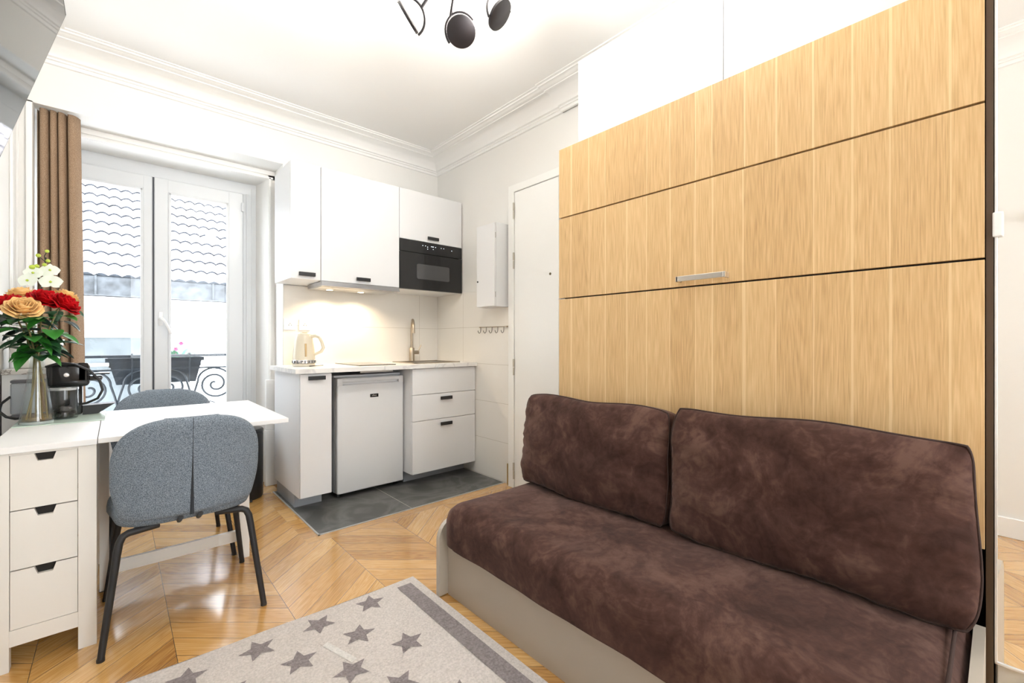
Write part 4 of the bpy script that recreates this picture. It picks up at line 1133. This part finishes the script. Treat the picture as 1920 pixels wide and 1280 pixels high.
m.tube([(-.235, 2.90, .975), (-.19, 2.872, .992), (-.14, 2.862, .985), (-.09, 2.86, .955), (-.055, 2.862, .905), (-.045, 2.866, .86), (-.062, 2.875, .82), (-.10, 2.89, .80), (-.125, 2.895, .796)], .0055, 8)
m.build('cable', BLK, cm, 60)
m = MB(); m.tube([(-.345, 2.93, .845), (-.368, 2.90, .82), (-.372, 2.88, .79), (-.35, 2.87, .765), (-.325, 2.885, .752), (-.31, 2.91, .75)], .0055, 8); m.build('cable', BLK, cm, 60)

jx, jy = -.172, 2.815
jr = thing('glass_jar', 'clear round jar of dark coffee pods beside the vase', 'jar', (jx, jy, ZT))
m = MB(); m.lathe((jx, jy, ZT), [(.040, .001), (.046, .004), (.047, .012), (.047, .125), (.046, .13)], 32, cap=False); m.build('jar_wall', JARG, jr, 40)
m = MB(); m.lathe((jx, jy, ZT), [(.0, .0005), (.044, .0005), (.044, .004), (0, .005)], 28); m.build('jar_base', JARG, jr)
m = MB(); m.lathe((jx, jy, ZT + .128), [(.0475, 0), (.0485, .002), (.0485, .010), (.045, .012), (0, .0125)], 32); m.build('lid', mat('clear_lid', (.5, .52, .53), .1, metal=.7), jr, 40)
random.seed(11)
pod0 = None
spots = [(0, 0, 0), (.024, .006, 0), (-.022, .012, 0), (.004, -.026, 0), (-.014, -.018, .001), (.012, .026, 0), (.014, -.01, .022), (-.012, .006, .021), (-.003, -.022, .024)]
for i, (dx, dy, dz) in enumerate(spots):
    if pod0 is None:
        m = MB(); m.lathe((0, 0, 0), [(.008, 0), (.0105, .003), (.0135, .018), (.0165, .0185), (.0165, .0195), (0, .0197)], 14)
        pod0 = m.build('coffee_pod', mat('pod_foil', (.10, .09, .09), .25, metal=.7), None, 40); p_ = pod0
    else:
        p_ = pod0.copy(); COL.objects.link(p_)
    p_.location = (jx + dx, jy + dy, ZT + .0075 + dz); p_.rotation_euler = (random.uniform(-.5, .5), random.uniform(-.5, .5), 0)
    tag(p_, 'dark coffee pod lying in the clear jar beside the vase', 'coffee pod', 'coffee pods in the glass jar')

# ------------------------------------------------------------------ television
tv = thing('television', 'flat black television tilted down from the wall above the table', 'television', (XL, 1.42, 1.8))
A = R(15.7); sd = Vector((-math.sin(A), 0, -math.cos(A))); nr = Vector((math.cos(A), 0, -math.sin(A)))
top = Vector((-.111, 0, 2.081)); H_ = .56; TY0, TY1 = .92, 1.90
def slab(u0, u1, y0, y1, n0, n1):
    c = []
    for n_ in (n0, n1):
        for (u, y) in ((u0, y0), (u1, y0), (u1, y1), (u0, y1)):
            p = top + sd * u + nr * n_; c.append((p.x, y, p.z))
    return c, [[0, 1, 2, 3], [7, 6, 5, 4], [0, 4, 5, 1], [1, 5, 6, 2], [2, 6, 7, 3], [3, 7, 4, 0]]
m = MB(); v, f = slab(0, H_, TY0, TY1, -.012, 0); m.faces(v, f); v, f = slab(.08, H_ - .05, TY0 + .1, TY1 - .1, -.05, -.012); m.faces(v, f); m.build('case', BLK, tv)
m = MB(); v, f = slab(.007, H_ - .014, TY0 + .007, TY1 - .007, 0, .0008); m.faces(v, f); m.build('screen', TVG, tv)
m = MB(); pc = top + sd * .25 - nr * .05
m.box(XL, XL + .02, 1.33, 1.50, 1.70, 1.95); m.tube([(XL + .02, 1.415, 1.82), (pc.x, 1.415, pc.z)], .02, 10); m.build('wall_bracket', BLK, tv)

# ------------------------------------------------------------------ ceiling lamp
hub = Vector((.98, 1.37, 2.60))
cl = thing('ceiling_lamp', 'black ceiling lamp with round spot heads on thin arms', 'ceiling lamp', (.98, 1.37, ZC))
m = MB(); m.lathe((hub.x, hub.y, 2.735), [(.07, 0), (.07, .024)], 28); m.build('ceiling_plate', LAMPB, cl)
m = MB(); m.tube([(hub.x, hub.y, 2.74), tuple(hub)], .009, 10); m.lathe((hub.x, hub.y, hub.z - .03), [(.012, 0), (.02, .008), (.02, .05), (.012, .06)], 16); m.build('hub', LAMPB, cl)
view = Vector((0, 0, 1.09))
def head(c, nrm, piv, pw=16):
    """disc of normal nrm (towards the LED side), half ring pivoted along piv"""
    c = Vector(c); nrm = Vector(nrm).normalized(); piv = (Vector(piv) - nrm * Vector(piv).dot(nrm)).normalized(); r = .060
    Q = nrm.to_track_quat('Z', 'Y').to_matrix().to_4x4()
    m = MB(); m.lathe(tuple(c), [(r - .003, -.007), (r, -.005), (r, .005), (r - .002, .006)], 36, M=Q); h = m.build('head', LAMPB, cl, 40)
    m = MB(); m.lathe(tuple(c), [(r - .005, .0062), (r - .006, .008), (0, .008)], 32, M=Q); m.build('diffuser', LED, h, 40)
    to = (hub - c); to = (to - piv * to.dot(piv)).normalized(); rr = r + .006
    m = MB(); m.tube([tuple(c + piv * rr * math.cos(a) + to * rr * math.sin(a)) for a in [PI * k / 20 for k in range(21)]], .0046, 8); m.build('bracket', LAMPB, h, 60)
    m = MB(); m.tube([tuple(c + to * rr), tuple(hub)], .006, 8); m.build('arm', LAMPB, cl, 60)
    L = bpy.data.lights.new('lamp_head_light', 'SPOT'); L.energy = pw; L.color = (1, .95, .87); L.shadow_soft_size = .045; L.spot_size = R(170); L.spot_blend = .5
    lo = bpy.data.objects.new('lamp_head_light', L); COL.objects.link(lo); lo.location = c + nrm * .03
    lo.rotation_euler = (-nrm).to_track_quat('Z', 'Y').to_euler()
c1 = Vector((.864, 1.577, 2.376)); 
fwd = (c1 - view).normalized()
sright = fwd.cross(Vector((0, 0, 1))).normalized(); sup = sright.cross(fwd)
bar = (sright * .60 - sup * .78).normalized()
head(c1 + Vector((-.0, 0, .0)), bar.cross(fwd) * -1 + fwd * .03, bar, 12)
v2 = (Vector((1.075, 1.512, 2.385)) - view).normalized()
head((1.075, 1.512, 2.385), v2 + Vector((.0, .0, .35)), (-.5, .25, -.85), 6)
v3 = (Vector((1.167, 1.371, 2.424)) - view).normalized()
sr3 = v3.cross(Vector((0, 0, 1))).normalized(); su3 = sr3.cross(v3)
head((1.167, 1.371, 2.424), v3 * .55 - sr3 * .72 + su3 * .48, sr3 * .8 - su3 * .35 - v3 * .2)
head((1.05, 1.17, 2.44), (.3, -.6, .7), (1, .2, 0), 24)
head((.82, 1.25, 2.44), (-.7, .2, .7), (0, .9, .3), 16)
m = MB(); m.tube([(.945, 1.45, 2.54), (.945, 1.45, 2.44)], .0055, 8); m.tube([tuple(hub), (.945, 1.45, 2.54)], .004, 8); m.build('pull_rod', LAMPB, cl, 60)

# ------------------------------------------------------------------ light
w = bpy.data.worlds.new('sky'); scene.world = w; w.use_nodes = True
bg = w.node_tree.nodes['Background']; bg.inputs['Color'].default_value = (.93, .97, 1, 1); bg.inputs['Strength'].default_value = 5.0

# ------------------------------------------------------------------ camera
cam = bpy.data.cameras.new('camera'); co = bpy.data.objects.new('camera', cam); COL.objects.link(co)
cam.sensor_width = 36; cam.lens = 826 / 1920 * 36; cam.clip_start = .02
co.location = (0, 0, 1.09); co.rotation_euler = (R(90), 0, R(-42))
scene.camera = co
scene.view_settings.view_transform = 'Standard'; scene.view_settings.look = 'None'
scene.view_settings.exposure = 1.02; scene.view_settings.gamma = 1; scene.view_settings.use_curve_mapping = False
